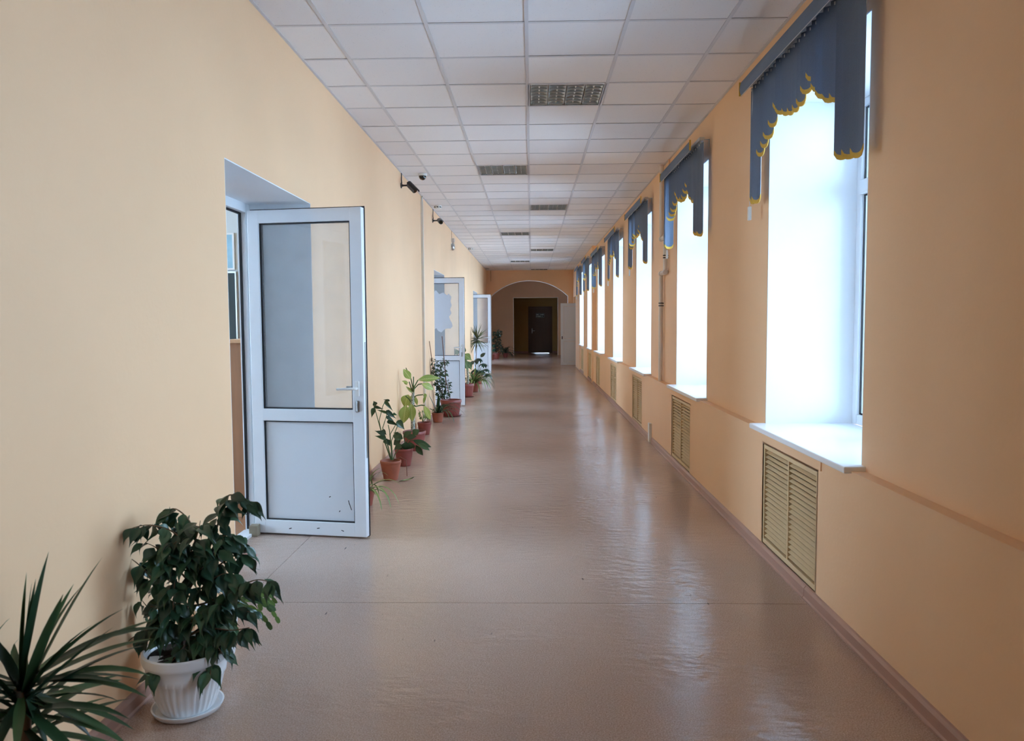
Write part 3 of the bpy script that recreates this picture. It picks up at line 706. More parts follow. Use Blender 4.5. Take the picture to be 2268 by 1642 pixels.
bl_lab.append('slate blue vertical blind added out of view over the window beside the camera to cut its light')
make_blind(7, *WINB[0], XR)  # unseen blind, added to cut the light of the window beside the camera

# ================================================================== CEILING LIGHTS (off)
ll = ['unlit recessed louvre light nearest the camera', 'unlit recessed louvre light second from the camera, in the left row', 'unlit recessed louvre light third from the camera, in the right row', 'unlit recessed louvre light fourth from the camera, in the left row',
      'unlit recessed louvre light fifth from the camera, in the right row', 'unlit recessed louvre light sixth from the camera, in the left row', 'unlit recessed louvre light at the far end just before the arch']
lt0 = None
for n_, (c, i) in enumerate(LIGHTS):
    if lt0 is None:
        lt0 = empty('ceiling_light')
        a = .297
        m = MB(); m.box(-a, a, -a, a, .022, .026).box(-a, -a+.003, -a, a, -.003, .024).box(a-.003, a, -a, a, -.003, .024).box(-a, a, -a, -a+.003, -.003, .024).box(-a, a, a-.003, a, -.003, .024)
        m.build('housing', MT['whiteplastic'], lt0)
        m = MB(); m.box(-a, a, -a, -a+.016, -.004, -.001).box(-a, a, a-.016, a, -.004, -.001).box(-a, -a+.016, -a+.016, a-.016, -.004, -.001).box(a-.016, a, -a+.016, a-.016, -.004, -.001)
        m.build('rim', MT['tee'], lt0)
        inner = a-.018; wc = 2*inner/4
        for k in range(4):
            m = MB(); xc = -inner+wc*(k+.5); pr = []
            for j in range(9):
                u = -1+2*j/8; pr.append((xc+u*wc*.46, .020-.020*abs(u)**2.2))
            pr2 = pr+[(x, z+.0015) for x, z in pr[::-1]]
            m.prism(pr2, 1, -inner, inner); m.build('reflector_trough', MT['chrome'], lt0)
        for k in range(7):
            y = -inner+2*inner*(k+.5)/7
            m = MB()
            for q in range(4):
                xc = -inner+wc*(q+.5); m.prism([(xc-wc*.45, -.001), (xc+wc*.45, -.001), (xc+wc*.45, .004), (xc+wc*.2, .017), (xc-wc*.2, .017), (xc-wc*.45, .004)], 1, y-.0035, y+.0035)
            m.build('louvre', MT['chrome'], lt0)
        for k in range(4):
            xc = -inner+wc*(k+.5)
            MB().tube([(xc, -inner+.01, .013), (xc, inner-.01, .013)], .006, 8).build('tube_lamp', MT['whiteplastic'], lt0)
        t = lt0
    else: t = copy_tree(lt0)
    a, b = edgesL[c]; t.location = ((a+b)/2, GY0+.6*i+.3, HC+.003)
    tag(t, ll[n_], 'ceiling light', 'recessed louvre lights')

# ================================================================== THINGS ON WALLS AND CEILING
def bullet(loc, d, label):
    r = empty('security_camera', loc); tag(r, label, 'camera', 'bullet cameras on the left wall')
    m = MB(); b = Vector((.115, 0, -.01)); d = Vector(d).normalized()
    MB().lathe([(.001, 0), (.034, 0), (.032, .008), (.016, .014), (.012, .03), (.001, .03)], 20).build('wall_mount', MT['blackplastic'], r).rotation_euler = (0, PI/2, 0)
    MB().tube([(.02, 0, 0), (.07, 0, 0), b+Vector((0, 0, .02))], [.010, .010, .012], 10).build('arm', MT['blackplastic'], r)
    p0 = b-d*.045; p1 = b+d*.095
    MB().tube([p0, p0+d*.004, p0+d*.02, p1-d*.004, p1], [.024, .031, .034, .034, .030], 20).build('camera_body', MT['greyplastic'], r)
    MB().tube([p1-d*.002, p1+d*.003], [.026, .024], 20).build('lens', MT['lens'], r)
    # sunshade: half shell above the body
    side = d.cross(Vector((0, 0, 1))).normalized(); up = side.cross(d)
    sh_ = MB(); vs = []
    for rr in (.040, .043):
        for q in (p0+d*.0, p1+d*.028):
            for k in range(9):
                a = PI*(.08+.84*k/8); vs.append(q+side*math.cos(a)*rr+up*math.sin(a)*rr)
    fs = []
    for k in range(8): fs += [(k, k+1, 9+k+1, 9+k), (18+k+1, 18+k, 27+k, 27+k+1), (k+1, k, 18+k, 18+k+1), (9+k, 9+k+1, 27+k+1, 27+k)]
    fs += [(0, 9, 27, 18), (8, 26, 35, 17)]
    sh_.add(vs, fs, True).build('sunshade', MT['blackplastic'], r)
    up_ = HC-loc[2]
    MB().tube([(.012, 0, .02), (.006, .004, .07), (.010, -.003, up_-.03), (.008, 0, up_-.001)], .006, 6).build('cable', MT['cable'], r)
    return r
bullet((XL, 9.31, 3.128), (.60, -.36, -.62), 'black bullet camera on the left wall nearer the camera, lens pointing down and across')
bullet((XL, 12.27, 3.095), (.30, -.9, -.30), 'black bullet camera farther along the left wall, lens facing the camera')
r = tag(empty('dome_camera', (-1.30, 9.38, HC)), 'dark dome camera on a white base under the ceiling', 'camera')
MB().lathe([(.001, 0), (.055, 0), (.055, -.018), (.050, -.026), (.001, -.026)], 28).build('base_ring', MT['whiteplastic'], r)
MB().lathe([(.046, -.026)]+[(.046*math.cos(a*PI/16), -.026-.050*math.sin(a*PI/16)) for a in range(1, 8)]+[(.001, -.076)], 28).build('dark_dome', MT['lens'], r)
sd0 = None
for (x, y, lb) in [(-1.42, 11.9, 'round white smoke detector nearest the camera, on the left of the ceiling'), (-1.45, 18.68, 'round white smoke detector in the middle of the corridor ceiling'), (-1.45, 25.7, 'round white smoke detector near the arch')]:
    if sd0 is None:
        sd0 = empty('smoke_detector')
        MB().lathe([(.001, 0), (.058, 0), (.059, -.018), (.055, -.042), (.044, -.050), (.001, -.050)], 28).build('body', MT['whiteplastic'], sd0)
        m = MB()
        for k in range(8):
            a = 2*PI*k/8; c_, s_ = math.cos(a), math.sin(a)
            for u in (-1, 1):
                pass
            m.add([(c_*.0565-s_*.014, s_*.0565+c_*.014, -.040), (c_*.0565+s_*.014, s_*.0565-c_*.014, -.030), (c_*.0585+s_*.014, s_*.0585-c_*.014, -.021), (c_*.0585-s_*.014, s_*.0585+c_*.014, -.021)], [(0, 1, 2, 3)])
            m.add([(c_*.0605-s_*.013, s_*.0605+c_*.013, -.029), (c_*.0605+s_*.013, s_*.0605-c_*.013, -.029), (c_*.0605+s_*.013, s_*.0605-c_*.013, -.022), (c_*.0605-s_*.013, s_*.0605+c_*.013, -.022)], [(0, 1, 2, 3)])
        m.build('vent_slots', MT['gasket'], sd0)
        d = sd0
    else: d = copy_tree(sd0)
    d.location = (x, y, HC-.001); tag(d, lb, 'smoke detector', 'smoke detectors on the ceiling')
r = tag(empty('alarm_bell', (XL, 15.16, 3.02)), 'silver alarm bell with grey box above it on the left wall', 'bell')
MB().bbox(0, .058, -.032, .032, .030, .105, .005).build('junction_box', MT['alu'], r)
MB().lathe([(.001, 0), (.070, 0), (.070, .004), (.020, .004), (.020, .018), (.078, .018), (.078, .026), (.070, .045), (.045, .058), (.001, .062)], 28).build('gong', MT['steel'], r).matrix_basis = Matrix.Translation((0, 0, -.05)) @ Matrix.Rotation(PI/2, 4, 'Y')
MB().tube([(.008, 0, .10), (.004, .01, .16), (.005, 0, HC-3.022)], .003, 6).build('wire', MT['browncable'], r)
r = tag(empty('cable_trunking', (XL, 10.98, 0)), 'white plastic cable trunking running from ceiling to floor on the left wall', 'cable trunking')
MB().bbox(0, .034, -.026, -.001, .075, HC-.09, .002).build('channel', MT['whiteplastic'], r)
MB().bbox(0, .028, .001, .022, .075, HC-.002, .002).build('channel', MT['whiteplastic'], r)
MB().tube([(.010, -.013, HC-.095), (.014, -.010, HC-.05), (.032, -.002, HC-.003)], .009, 8).build('cable', MT['whiteplastic'], r)
r = tag(empty('heating_pipe', (XR, 9.02, 0)), 'white painted pipe with two elbow bends on the right wall', 'pipe')
X = -.036
MB().tube([(X, 0, HC-.002), (X, 0, 2.49), (X, -.01, 2.452), (X, -.045, 2.44), (X, -.225, 2.44), (X, -.262, 2.43), (X, -.27, 2.39), (X, -.27, 2.09), (X, -.262, 2.05), (X, -.23, 2.04), (X, -.035, 2.04), (X, .0, 2.03), (X, .01, 1.99), (X, .01, .797)], .024, 14).build('pipe_run', MT['pipe'], r)
m = MB()
for z, y in ((2.20, -.27), (2.225, -.27), (1.70, .01), (1.67, .01)): m.lathe([(.024, -.006), (.028, -.006), (.028, .006), (.024, .006)], 16, (X, y, z)).box(X, -.003, y-.005, y+.005, z-.005, z+.005)
m.build('pipe_clip', MT['blackplastic'], r)
for z, y in ((2.44, -.012), (2.44, -.26), (2.04, -.26), (2.04, 0)):
    m = MB(); m.tube([(X, y-.03, z), (X, y+.03, z)], .030, 14).build('coupling', MT['pipe'], r)
tag(MB().tube([(XR-.013, 8.69, HC-.002), (XR-.013, 8.69, 2.52), (XR-.013, 8.70, 2.50)], .011, 8).build('thin_pipe', MT['peach']), 'thin peach painted pipe beside the white pipe', 'pipe')
tag(MB().bbox(XLOW-.034, XLOW-.001, 9.46, 9.56, .002, .235, .004).build('socket_column', MT['whiteplastic']), 'small white plate filling the gap in the right skirting', 'cover plate')
tag(MB().tube([(-1.40, YA-.006, HC-.003), (-1.395, YA-.008, 3.1), (-1.40, YA-.006, 2.9)], .006, 6).build('loose_wire', MT['browncable']), 'brown wire hanging on the arch wall below the ceiling', 'wire')

# ================================================================== PLANTS
def leaf_mesh(name, prof_, mat, droop=.12, fold=.25, curl=0.0):
    """unit leaf: length 1 along +Y, full width 1 along X"""
    vs = []; fs = []; n = len(prof_)
    for i, hw in enumerate(prof_):
        t = i/(n-1); z = -droop*t*t - curl*max(0, t-.6)**2*4
        for s in (-1, -.5, 0, .5, 1): vs.append((s*hw*.5, t, z + abs(s)*hw*fold*.5 - (.06*hw if abs(s) == 1 else 0)))
    for i in range(n-1):
        for k in range(4): fs.append((i*5+k, i*5+k+1, (i+1)*5+k+1, (i+1)*5+k))
    me = bpy.data.meshes.new(name); me.from_pydata(vs, [], fs); me.materials.append(mat)
    me.polygons.foreach_set('use_smooth', [True]*len(fs)); me.update(); return me
OVATE = [.04, .55, .92, 1.0, .88, .62, .30, .10, .01]
LANCE = [.05, .45, .80, .98, 1.0, .90, .68, .38, .02]
HEART = [.35, .95, 1.0, .92, .76, .55, .32, .14, .01]
BLADE = [.55, .8, .95, 1.0, .95, .85, .65, .4, .02]
ROUND = [.10, .75, .98, 1.0, .98, .9, .7, .4, .03]
def LM(shape, mat, k=3, droop=.12, fold=.25, curl=0.0):
    return [leaf_mesh('leaf', shape, mat, droop*(.6+.5*j), fold*(.7+.3*j), curl*(.5+.5*j)) for j in range(k)]
def leaf_at(root, meshes, p0, p1, wd, rg, nrm=None, name='leaf'):
    """leaf object from base p0 to tip p1 (metres, in the plant's own frame)"""
    p0 = Vector(p0); p1 = Vector(p1); d = p1-p0; L = d.length; y = d/L
    n = Vector(nrm) if nrm else Vector((rg.uniform(-.5, .5), -.75+rg.uniform(-.4, .4), .75))
    x = y.cross(n)
    if x.length < .1: x = y.cross(Vector((0, -1, .2)))
    x.normalize(); z = x.cross(y)
    m = Matrix(((x.x*wd, y.x*L, z.x*L, p0.x), (x.y*wd, y.y*L, z.y*L, p0.y), (x.z*wd, y.z*L, z.z*L, p0.z), (0, 0, 0, 1)))
    return link(name, rg.choice(meshes), root, mat=m)
def ribbon(p0, d, L, wd, sag, n=8, twist=0.0):
    """vertices of one strap leaf that leaves p0 along d and bends down under its weight"""
    p = Vector(p0); d = Vector(d).normalized(); vs = []; fs = []; st = L/n
    for i in range(n+1):
        t = i/n; w_ = wd*.5*(min(1, .55+1.6*t) if t < .3 else 1.03*(1-((t-.3)/.7)**2.2)+.012)
        s = d.cross(Vector((0, 0, 1)))
        if s.length < .05: s = Vector((1, 0, 0))
        s.normalize(); nn = s.cross(d)
        s2 = s*math.cos(twist*t)+nn*math.sin(twist*t); n2 = nn*math.cos(twist*t)-s*math.sin(twist*t)
        vs += [p-s2*w_+n2*w_*.35, p, p+s2*w_+n2*w_*.35]
        p = p+d*st; d = (d+Vector((0, 0, -sag*st*(.4+1.6*t)))).normalized()
    for i in range(n): fs += [(i*3, i*3+1, i*3+4, i*3+3), (i*3+1, i*3+2, i*3+5, i*3+4)]
    return vs, fs
def pot_terracotta(root, r1, r0, h, mat, rim=.028, saucer=False, ribs=0):
    z0 = 0
    if saucer:
        MB().lathe([(.001, 0), (r0*1.15, 0), (r0*1.42, .022), (r0*1.42, .026), (r0*1.34, .024), (r0*1.1, .008), (.001, .008)], 32).build('saucer', mat, root); z0 = .008
    fl_ = (lambda th, z, r: r+(.0025*math.cos(ribs*th) if z0+.02 < z < h-rim-.01 else 0)) if ribs else None
    MB().lathe([(.001, z0), (r0*.93, z0), (r0, z0+.006), (r0+(r1-r0)*.12, z0+.03), (r0+(r1-r0)*.60, z0+(h-z0)*.55), (r1*.955, h-rim-.004), (r1*.965, h-rim), (r1, h-rim+.003), (r1, h-.003), (r1*.985, h), (r1*.93, h), (r1*.915, h-.012), (r1*.88, h-.035), (.001, h-.036)], 40 if not ribs else 96, flute=fl_).build('pot', mat, root)
    bumps = MB(); n = 22; rr = r1*.885; vs = [(0, 0, h-.026)]; rg = random.Random(int(r1*9999))
    for k in range(n): vs.append((rr*math.cos(2*PI*k/n), rr*math.sin(2*PI*k/n), h-.032))
    for k in range(n): vs.append((rr*.55*math.cos(2*PI*(k+.5)/n), rr*.55*math.sin(2*PI*(k+.5)/n), h-.026+rg.uniform(-.006, .006)))
    fs = [(0, 1+n+k, 1+n+(k+1) % n) for k in range(n)]+[(1+k, 1+(k+1) % n, 1+n+k) for k in range(n)]+[(1+(k+1) % n, 1+n+(k+1) % n, 1+n+k) for k in range(n)]
    bumps.add(vs, fs, True).build('soil', MT['soil'], root)
def yoff(rg, a): return rg.uniform(-a, a)

# ---- 1. dracaena in the near left corner
r = tag(empty('potted_dracaena', (-1.40, 2.02, 0)), 'spiky dark green dracaena in the bottom left corner, cut by the frame', 'plant')
pot_terracotta(r, .125, .09, .22, MT['terracotta'])
MB().tube([(0, 0, .19), (.005, 0, .34), (0, 0, .50)], [.018, .016, .02], 10).build('trunk', MT['bark'], r)
rg = random.Random(21)
spec = [(3.598, 1.664, 0.339, 0.027, 0.87, 0.456), (0.335, 1.507, 0.35, 0.033, 0.74, 0.472), (0.106, 1.44, 0.348, 0.032, 0.66, 0.461), (-0.069, 1.334, 0.376, 0.033, 0.54, 0.52), (0.449, 1.115, 0.421, 0.03, 0.63, 0.469), (-0.464, 1.038, 0.385, 0.031, 0.32, 0.472), (-0.12, 0.778, 0.397, 0.031, 0.84, 0.489), (-0.264, 0.706, 0.397, 0.029, 0.31, 0.46), (0.01, 0.552, 0.374, 0.033, 0.9, 0.463), (0.394, 0.473, 0.358, 0.033, 0.78, 0.513), (0.263, 0.557, 0.385, 0.03, 1.95, 0.519), (0.462, 0.382, 0.334, 0.034, 1.19, 0.5), (-0.039, 0.177, 0.293, 0.031, 1.64, 0.515), (0.001, 0.141, 0.344, 0.03, 2.0, 0.512), (0.4, 0.01, 0.289, 0.032, 1.55, 0.514), (0.224, -0.269, 0.302, 0.028, 1.58, 0.473), (0.2, -0.43, 0.291, 0.035, 1.2, 0.469), (0.411, -0.762, 0.232, 0.036, 1.37, 0.499), (3.146, 1.211, 0.156, 0.033, 0.61, 0.491), (-0.188, -1.174, 0.212, 0.031, 1.25, 0.515), (0.123, 1.125, 0.32, 0.034, 0.35, 0.501), (0.408, 1.24, 0.31, 0.033, 0.41, 0.454), (0.948, 0.001, 0.263, 0.033, 0.98, 0.444), (2.194, -0.046, 0.261, 0.033, 1.52, 0.475), (-2.902, 0.148, 0.257, 0.031, 0.94, 0.513), (-2.943, 0.754, 0.242, 0.028, 2.18, 0.385), (-1.961, 0.691, 0.279, 0.026, 2.48, 0.384), (-2.875, 0.118, 0.302, 0.032, 0.99, 0.414), (-2.909, 0.29, 0.317, 0.032, 2.33, 0.481), (2.247, 0.714, 0.287, 0.028, 1.92, 0.411), (-2.467, 0.289, 0.327, 0.027, 1.79, 0.423), (0.092, -0.213, 0.336, 0.028, 1.83, 0.427), (-2.988, 0.471, 0.254, 0.026, 0.86, 0.386), (-2.506, 0.598, 0.291, 0.034, 2.39, 0.519), (-1.659, 0.284, 0.265, 0.031, 1.86, 0.488), (1.299, -0.027, 0.282, 0.03, 0.81, 0.366), (-0.566, -0.267, 0.312, 0.028, 0.97, 0.389), (-1.665, -0.091, 0.292, 0.03, 1.33, 0.463), (-1.783, 1.046, 0.336, 0.032, 1.54, 0.442), (0.503, -0.365, 0.282, 0.03, 1.11, 0.375), (1.876, 0.154, 0.292, 0.033, 1.84, 0.406), (2.998, 0.164, 0.242, 0.031, 0.97, 0.409), (2.112, 0.66, 0.242, 0.03, 1.5, 0.438), (-1.809, 0.521, 0.247, 0.028, 1.43, 0.51), (-2.625, 0.796, 0.259, 0.031, 1.47, 0.434), (1.572, 0.202, 0.252, 0.027, 0.94, 0.496), (0.874, 1.133, 0.309, 0.026, 1.92, 0.484), (1.386, 0.372, 0.276, 0.03, 2.16, 0.403), (0.163, 0.338, 0.335, 0.032, 2.38, 0.494), (-1.26, -0.068, 0.289, 0.028, 1.53, 0.469), (2.595, 0.517, 0.322, 0.027, 1.41, 0.52), (-2.192, 0.238, 0.247, 0.027, 2.32, 0.518), (0.918, -0.238, 0.27, 0.028, 1.94, 0.469), (-0.379, 0.415, 0.251, 0.03, 2.41, 0.481), (-2.504, 0.402, 0.312, 0.028, 2.32, 0.434), (1.26, 0.217, 0.34, 0.032, 1.77, 0.383), (-0.365, -0.402, 0.3, 0.033, 1.11, 0.442), (-0.109, 0.218, 0.311, 0.033, 2.0, 0.436), (2.864, 0.096, 0.315, 0.031, 2.09, 0.496), (-1.705, 0.575, 0.28, 0.031, 2.46, 0.462), (-3.028, 0.317, 0.311, 0.033, 1.91, 0.491), (-2.994, 1.106, 0.313, 0.031, 2.34, 0.502), (-2.477, 0.896, 0.317, 0.028, 2.07, 0.454), (-1.913, 0.877, 0.254, 0.031, 1.54, 0.401), (0.41, 0.321, 0.26, 0.034, 0.92, 0.36), (-0.09, 0.931, 0.306, 0.032, 1.62, 0.468), (-1.024, -0.01, 0.29, 0.026, 0.94, 0.481), (-2.023, 0.788, 0.318, 0.029, 1.95, 0.486)]
for (az, el, L, wd, sag, z) in spec:
    d = (math.cos(az)*math.cos(el), math.sin(az)*math.cos(el), math.sin(el))
    vs, fs = ribbon((d[0]*.012, d[1]*.012, z), d, L, wd, sag, 9, rg.uniform(-.5, .5))
    vs = [(max(v[0], -.135), v[1], v[2]) for v in vs]
    me = bpy.data.meshes.new('leaf'); me.from_pydata([tuple(v) for v in vs], [], fs); me.materials.append(MT['dracaena']); me.polygons.foreach_set('use_smooth', [True]*len(fs)); link('leaf', me, r)

# ---- 2. weeping fig in the white ribbed pot
FX, FY = -1.335, 2.87
r = tag(empty('potted_weeping_fig', (FX, FY, 0)), 'bushy weeping fig in a white ribbed pot on a white saucer', 'plant')
MB().lathe([(.001, 0), (.100, 0), (.122, .010), (.130, .026), (.132, .030), (.126, .030), (.116, .014), (.001, .010)], 48).build('saucer', MT['whitepot'], r)
def flute(th, z, rr): return rr + (.0042*(abs(math.cos(th*16))-.5) if .03 < z < .150 else 0)
def lip(th, z, rr): return flute(th, z, rr) + (.012*max(0, math.cos((th+.35)*2))**6 if z > .215 else 0)
MB().lathe([(.001, .011), (.088, .011), (.096, .020), (.100, .031), (.112, .06), (.125, .10), (.137, .149), (.143, .152), (.146, .175), (.147, .205), (.156, .212), (.160, .224), (.158, .250), (.150, .254), (.146, .248), (.139, .225), (.001, .220)], 128, flute=lip).build('pot', MT['whitepot'], r)
sm_ = MB(); rg = random.Random(8); vs = []; fs = []; n = 28
for j in range(6):
    for k in range(n): q = .139*j/5; vs.append((q*math.cos(2*PI*k/n), q*math.sin(2*PI*k/n), .226+(rg.uniform(-.006, .010) if 0 < j < 5 else 0)))
for j in range(5):
    for k in range(n): fs.append((j*n+k, j*n+(k+1) % n, (j+1)*n+(k+1) % n, (j+1)*n+k))
sm_.add(vs, fs, True).build('soil', MT['soil'], r)
FB = [(0.01, (0, 0), [(-1.355, 0.213), (-1.355, 0.311), (-1.355, 0.417), (-1.331, 0.506)], 0), (0.006, (0, 0.05), [(-1.367, 0.408), (-1.307, 0.497), (-1.235, 0.648), (-1.19, 0.771), (-1.163, 0.836), (-1.105, 0.812), (-1.082, 0.789)], 0.0105), (0.005, (0, -0.03), [(-1.324, 0.511), (-1.317, 0.599), (-1.349, 0.694), (-1.447, 0.734), (-1.534, 0.717)], 0.0105), (0.005, (0, 0.03), [(-1.36, 0.358), (-1.452, 0.497), (-1.508, 0.557), (-1.555, 0.589)], 0.0125), (0.005, (0, 0.06), [(-1.345, 0.495), (-1.289, 0.593), (-1.311, 0.717), (-1.379, 0.779), (-1.438, 0.751)], 0.011), (0.005, (0, -0.06), [(-1.329, 0.411), (-1.25, 0.429), (-1.127, 0.49), (-1.037, 0.531), (-0.963, 0.521)], 0.0105), (0.005, (0, -0.05), [(-1.341, 0.286), (-1.247, 0.33), (-1.143, 0.331), (-1.068, 0.349)], 0.0105), (0.004, (0, -0.02), [(-1.352, 0.27), (-1.455, 0.323), (-1.53, 0.296), (-1.572, 0.257)], 0.0105), (0.004, (0, -0.13), [(-1.323, 0.259), (-1.326, 0.268), (-1.354, 0.229), (-1.406, 0.206)], 0.01), (0.004, (0, -0.13), [(-1.318, 0.259), (-1.258, 0.242), (-1.208, 0.216), (-1.188, 0.195)], 0.01), (0.005, (0, 0.08), [(-1.35, 0.474), (-1.241, 0.542), (-1.151, 0.596), (-1.096, 0.578)], 0.0115), (0.005, (0, -0.06), [(-1.327, 0.464), (-1.368, 0.533), (-1.379, 0.621), (-1.332, 0.681)], 0.0105), (0.004, (0, -0.04), [(-1.321, 0.513), (-1.259, 0.565), (-1.214, 0.609), (-1.16, 0.687)], 0.0105), (0.004, (0, -0.08), [(-1.332, 0.327), (-1.282, 0.38), (-1.211, 0.433), (-1.159, 0.45)], 0.01), (0.004, (0, 0.05), [(-1.364, 0.264), (-1.313, 0.301), (-1.241, 0.337), (-1.155, 0.265)], 0.0115), (0.004, (0, -0.08), [(-1.334, 0.292), (-1.379, 0.345), (-1.394, 0.415), (-1.427, 0.441)], 0.012), (0.004, (0, -0.05), [(-1.319, 0.514), (-1.298, 0.619), (-1.261, 0.706), (-1.242, 0.758)], 0.0105), (0.004, (0, -0.04), [(-1.321, 0.513), (-1.371, 0.583), (-1.421, 0.644), (-1.455, 0.67)], 0.0115), (0.004, (0, -0.1), [(-1.328, 0.331), (-1.363, 0.401), (-1.343, 0.488), (-1.324, 0.54)], 0.011), (0.004, (0, -0.09), [(-1.332, 0.277), (-1.265, 0.295), (-1.197, 0.286), (-1.154, 0.26)], 0.011), (0.004, (0, 0.03), [(-1.231, 0.651), (-1.174, 0.686), (-1.131, 0.669), (-1.114, 0.634)], 0.011), (0.004, (0, -0.02), [(-1.338, 0.403), (-1.257, 0.492), (-1.168, 0.545), (-1.1, 0.51)], 0.0105), (0.004, (0, -0.06), [(-1.337, 0.323), (-1.252, 0.376), (-1.147, 0.42), (-1.061, 0.412)], 0.0105), (0.004, (0, 0.02), [(-1.356, 0.307), (-1.411, 0.342), (-1.48, 0.395), (-1.514, 0.431)], 0.013)]
FLM = LM(OVATE, MT['ficus'], 4, .10, .22, .25)
rg = random.Random(33); nl = 0
for bi, br_ in enumerate(FB):
    rad0 = br_[0]; dep = br_[1]; pts = br_[2]; dens = br_[3]
    P = []
    for j, (x, z) in enumerate(pts): P.append(Vector((x-FX, dep[0]+(dep[1]-dep[0])*j/(len(pts)-1), z)))
    # smooth the polyline
    Q = []
    for j in range(len(P)-1):
        a = P[max(j-1, 0)]; b = P[j]; c = P[j+1]; d = P[min(j+2, len(P)-1)]
        for s in range(5):
            t = s/5; Q.append(.5*((2*b)+(c-a)*t+(2*a-5*b+4*c-d)*t*t+(3*b-a-3*c+d)*t**3))
    Q.append(P[-1]); N = len(Q)
    MB().tube(Q, [rad0*(1-.75*j/(N-1)) for j in range(N)], 7).build('branch', MT['bark'], r)
    if dens <= 0: continue
    acc = 0; side = 1
    for j in range(1, N):
        seg = (Q[j]-Q[j-1]); acc += seg.length
        while acc > dens:
            acc -= dens; side = -side
            if j < N*.18: continue
            d = seg.normalized(); sd = Vector((rg.uniform(-1, 1), rg.uniform(-1, .6), 0)); sd = sd.normalized() if sd.length > .1 else Vector((1, 0, 0))
            base = Q[j]+sd*.012
            dirn = (d*.35+sd*.62+Vector((0, 0, -.30-rg.random()*.75))).normalized()
            L = rg.uniform(.068, .100)*(1.0 if j < N-3 else .8)
            tip = base+dirn*L
            wx = FX+tip.x
            if wx < -1.525: tip.x += (-1.525-wx); 
            if FX+base.x < -1.53: continue
            leaf_at(r, FLM, base, tip, L*rg.uniform(.44, .54), rg, (sd.x*.5+rg.uniform(-.4, .4), sd.y*.4-.55+rg.uniform(-.5, .4), .7)); nl += 1

# ---- 3. christmas cactus in a small white pot behind the fig
CXP, CYP = -1.415, 3.36
r = tag(empty('potted_christmas_cactus', (CXP, CYP, 0)), 'trailing christmas cactus in a small white pot behind the weeping fig', 'plant')
MB().lathe([(.001, 0), (.065, 0), (.070, .01), (.088, .205), (.095, .208), (.095, .228), (.088, .228), (.083, .20), (.001, .195)], 40).build('pot', MT['whitepot'], r)
MB().lathe([(.001, .196), (.082, .196), (.06, .206), (.001, .21)], 24).build('soil', MT['soil'], r)
PAD = LM([.35, .7, .95, 1.0, .98, 1.0, .95, .75, .45], MT['cactus'], 3, .05, .12)
rg = random.Random(4)
for k in range(13):
    az = -1.25+2.3*k/12+rg.uniform(-.15, .15); p = Vector((.05*math.cos(az), .05*math.sin(az), .21)); el = rg.uniform(.5, 1.2)
    d = Vector((math.cos(az)*math.cos(el), math.sin(az)*math.cos(el), math.sin(el)))
    for j in range(rg.randint(6, 8)):
        L = rg.uniform(.034, .044); q = p+d*L
        if q.z < .03: break
        leaf_at(r, PAD, p, q, L*.5, rg, (rg.uniform(-.4, .4), -.8, .5), 'stem_segment'); p = q-d*.004
        d = (d+Vector((rg.uniform(-.12, .16), rg.uniform(-.15, .15), -.36))).normalized()

# ---- strap-leaved plants (spider plants)
def strap_plant(r, z0, spec, mat, n=8):
    for (az, el, L, wd, sag) in spec:
        d = (math.cos(az)*math.cos(el), math.sin(az)*math.cos(el), math.sin(el))
        vs, fs = ribbon((d[0]*.012, d[1]*.012, z0), d, L, wd, sag, n, 0)
        lim = XL+.02-r.location.x
        vs = [(max(v[0], lim), v[1], max(v[2], .012)) for v in vs]
        me = bpy.data.meshes.new('leaf'); me.from_pydata([tuple(v) for v in vs], [], fs); me.materials.append(mat); me.polygons.foreach_set('use_smooth', [True]*len(fs)); link('leaf', me, r)
def straps(seed, n, L, wd, sag, a0=-PI, a1=PI, e0=.35, e1=1.35):
    g = random.Random(seed)
    return [(a0+(a1-a0)*(k+g.random()*.8)/n, g.uniform(e0, e1), g.uniform(*L), g.uniform(*wd), g.uniform(*sag)) for k in range(n)]

# ---- 4. spider plant half hidden behind the first door
r = tag(empty('potted_spider_plant', (-1.375, 6.22, 0)), 'low spider plant mostly hidden behind the first open door', 'plant')
pot_terracotta(r, .085, .065, .13, MT['terracotta'])
strap_plant(r, .11, straps(61, 18, (.22, .36), (.014, .020), (5, 9), -PI, PI, .3, 1.2)+[(-.25, .55, .40, .02, 8), (-.6, .6, .42, .02, 9), (-.9, .5, .40, .018, 8), (.1, .75, .36, .022, 6)], MT['spider'])

# ---- broad-leaved plants given leaf by leaf: (x, z) of base and tip in metres
def broad(r, leaves, meshes, yc, seed, spread=.06, stems=(), stem_mat=None, srad=.004, trunk=None):
    rg = random.Random(seed); ox = r.location.x
    for (x0, z0, x1, z1, wd) in leaves:
        d0 = rg.uniform(-spread, spread); d1 = d0+rg.uniform(-.35, .25)*math.hypot(x1-x0, z1-z0)
        x0 = max(x0, XL+.04+wd*.4); x1 = max(x1, XL+.03+wd*.15); z0 = max(z0, .03); z1 = max(z1, .02)
        leaf_at(r, meshes, (x0-ox, d0, z0), (x1-ox, d1, z1), wd, rg, (rg.uniform(-.3, .3), -.85, .45))
    for st in stems:
        pts = [(max(x, XL+.02)-ox, (0 if j == 0 else rg.uniform(-spread, spread)*.6), z) for j, (x, z) in enumerate(st)]
        MB().tube(pts, [srad*(1-.3*j/len(pts)) for j in range(len(pts))], 6).build('stem', stem_mat or MT['greenstem'], r)

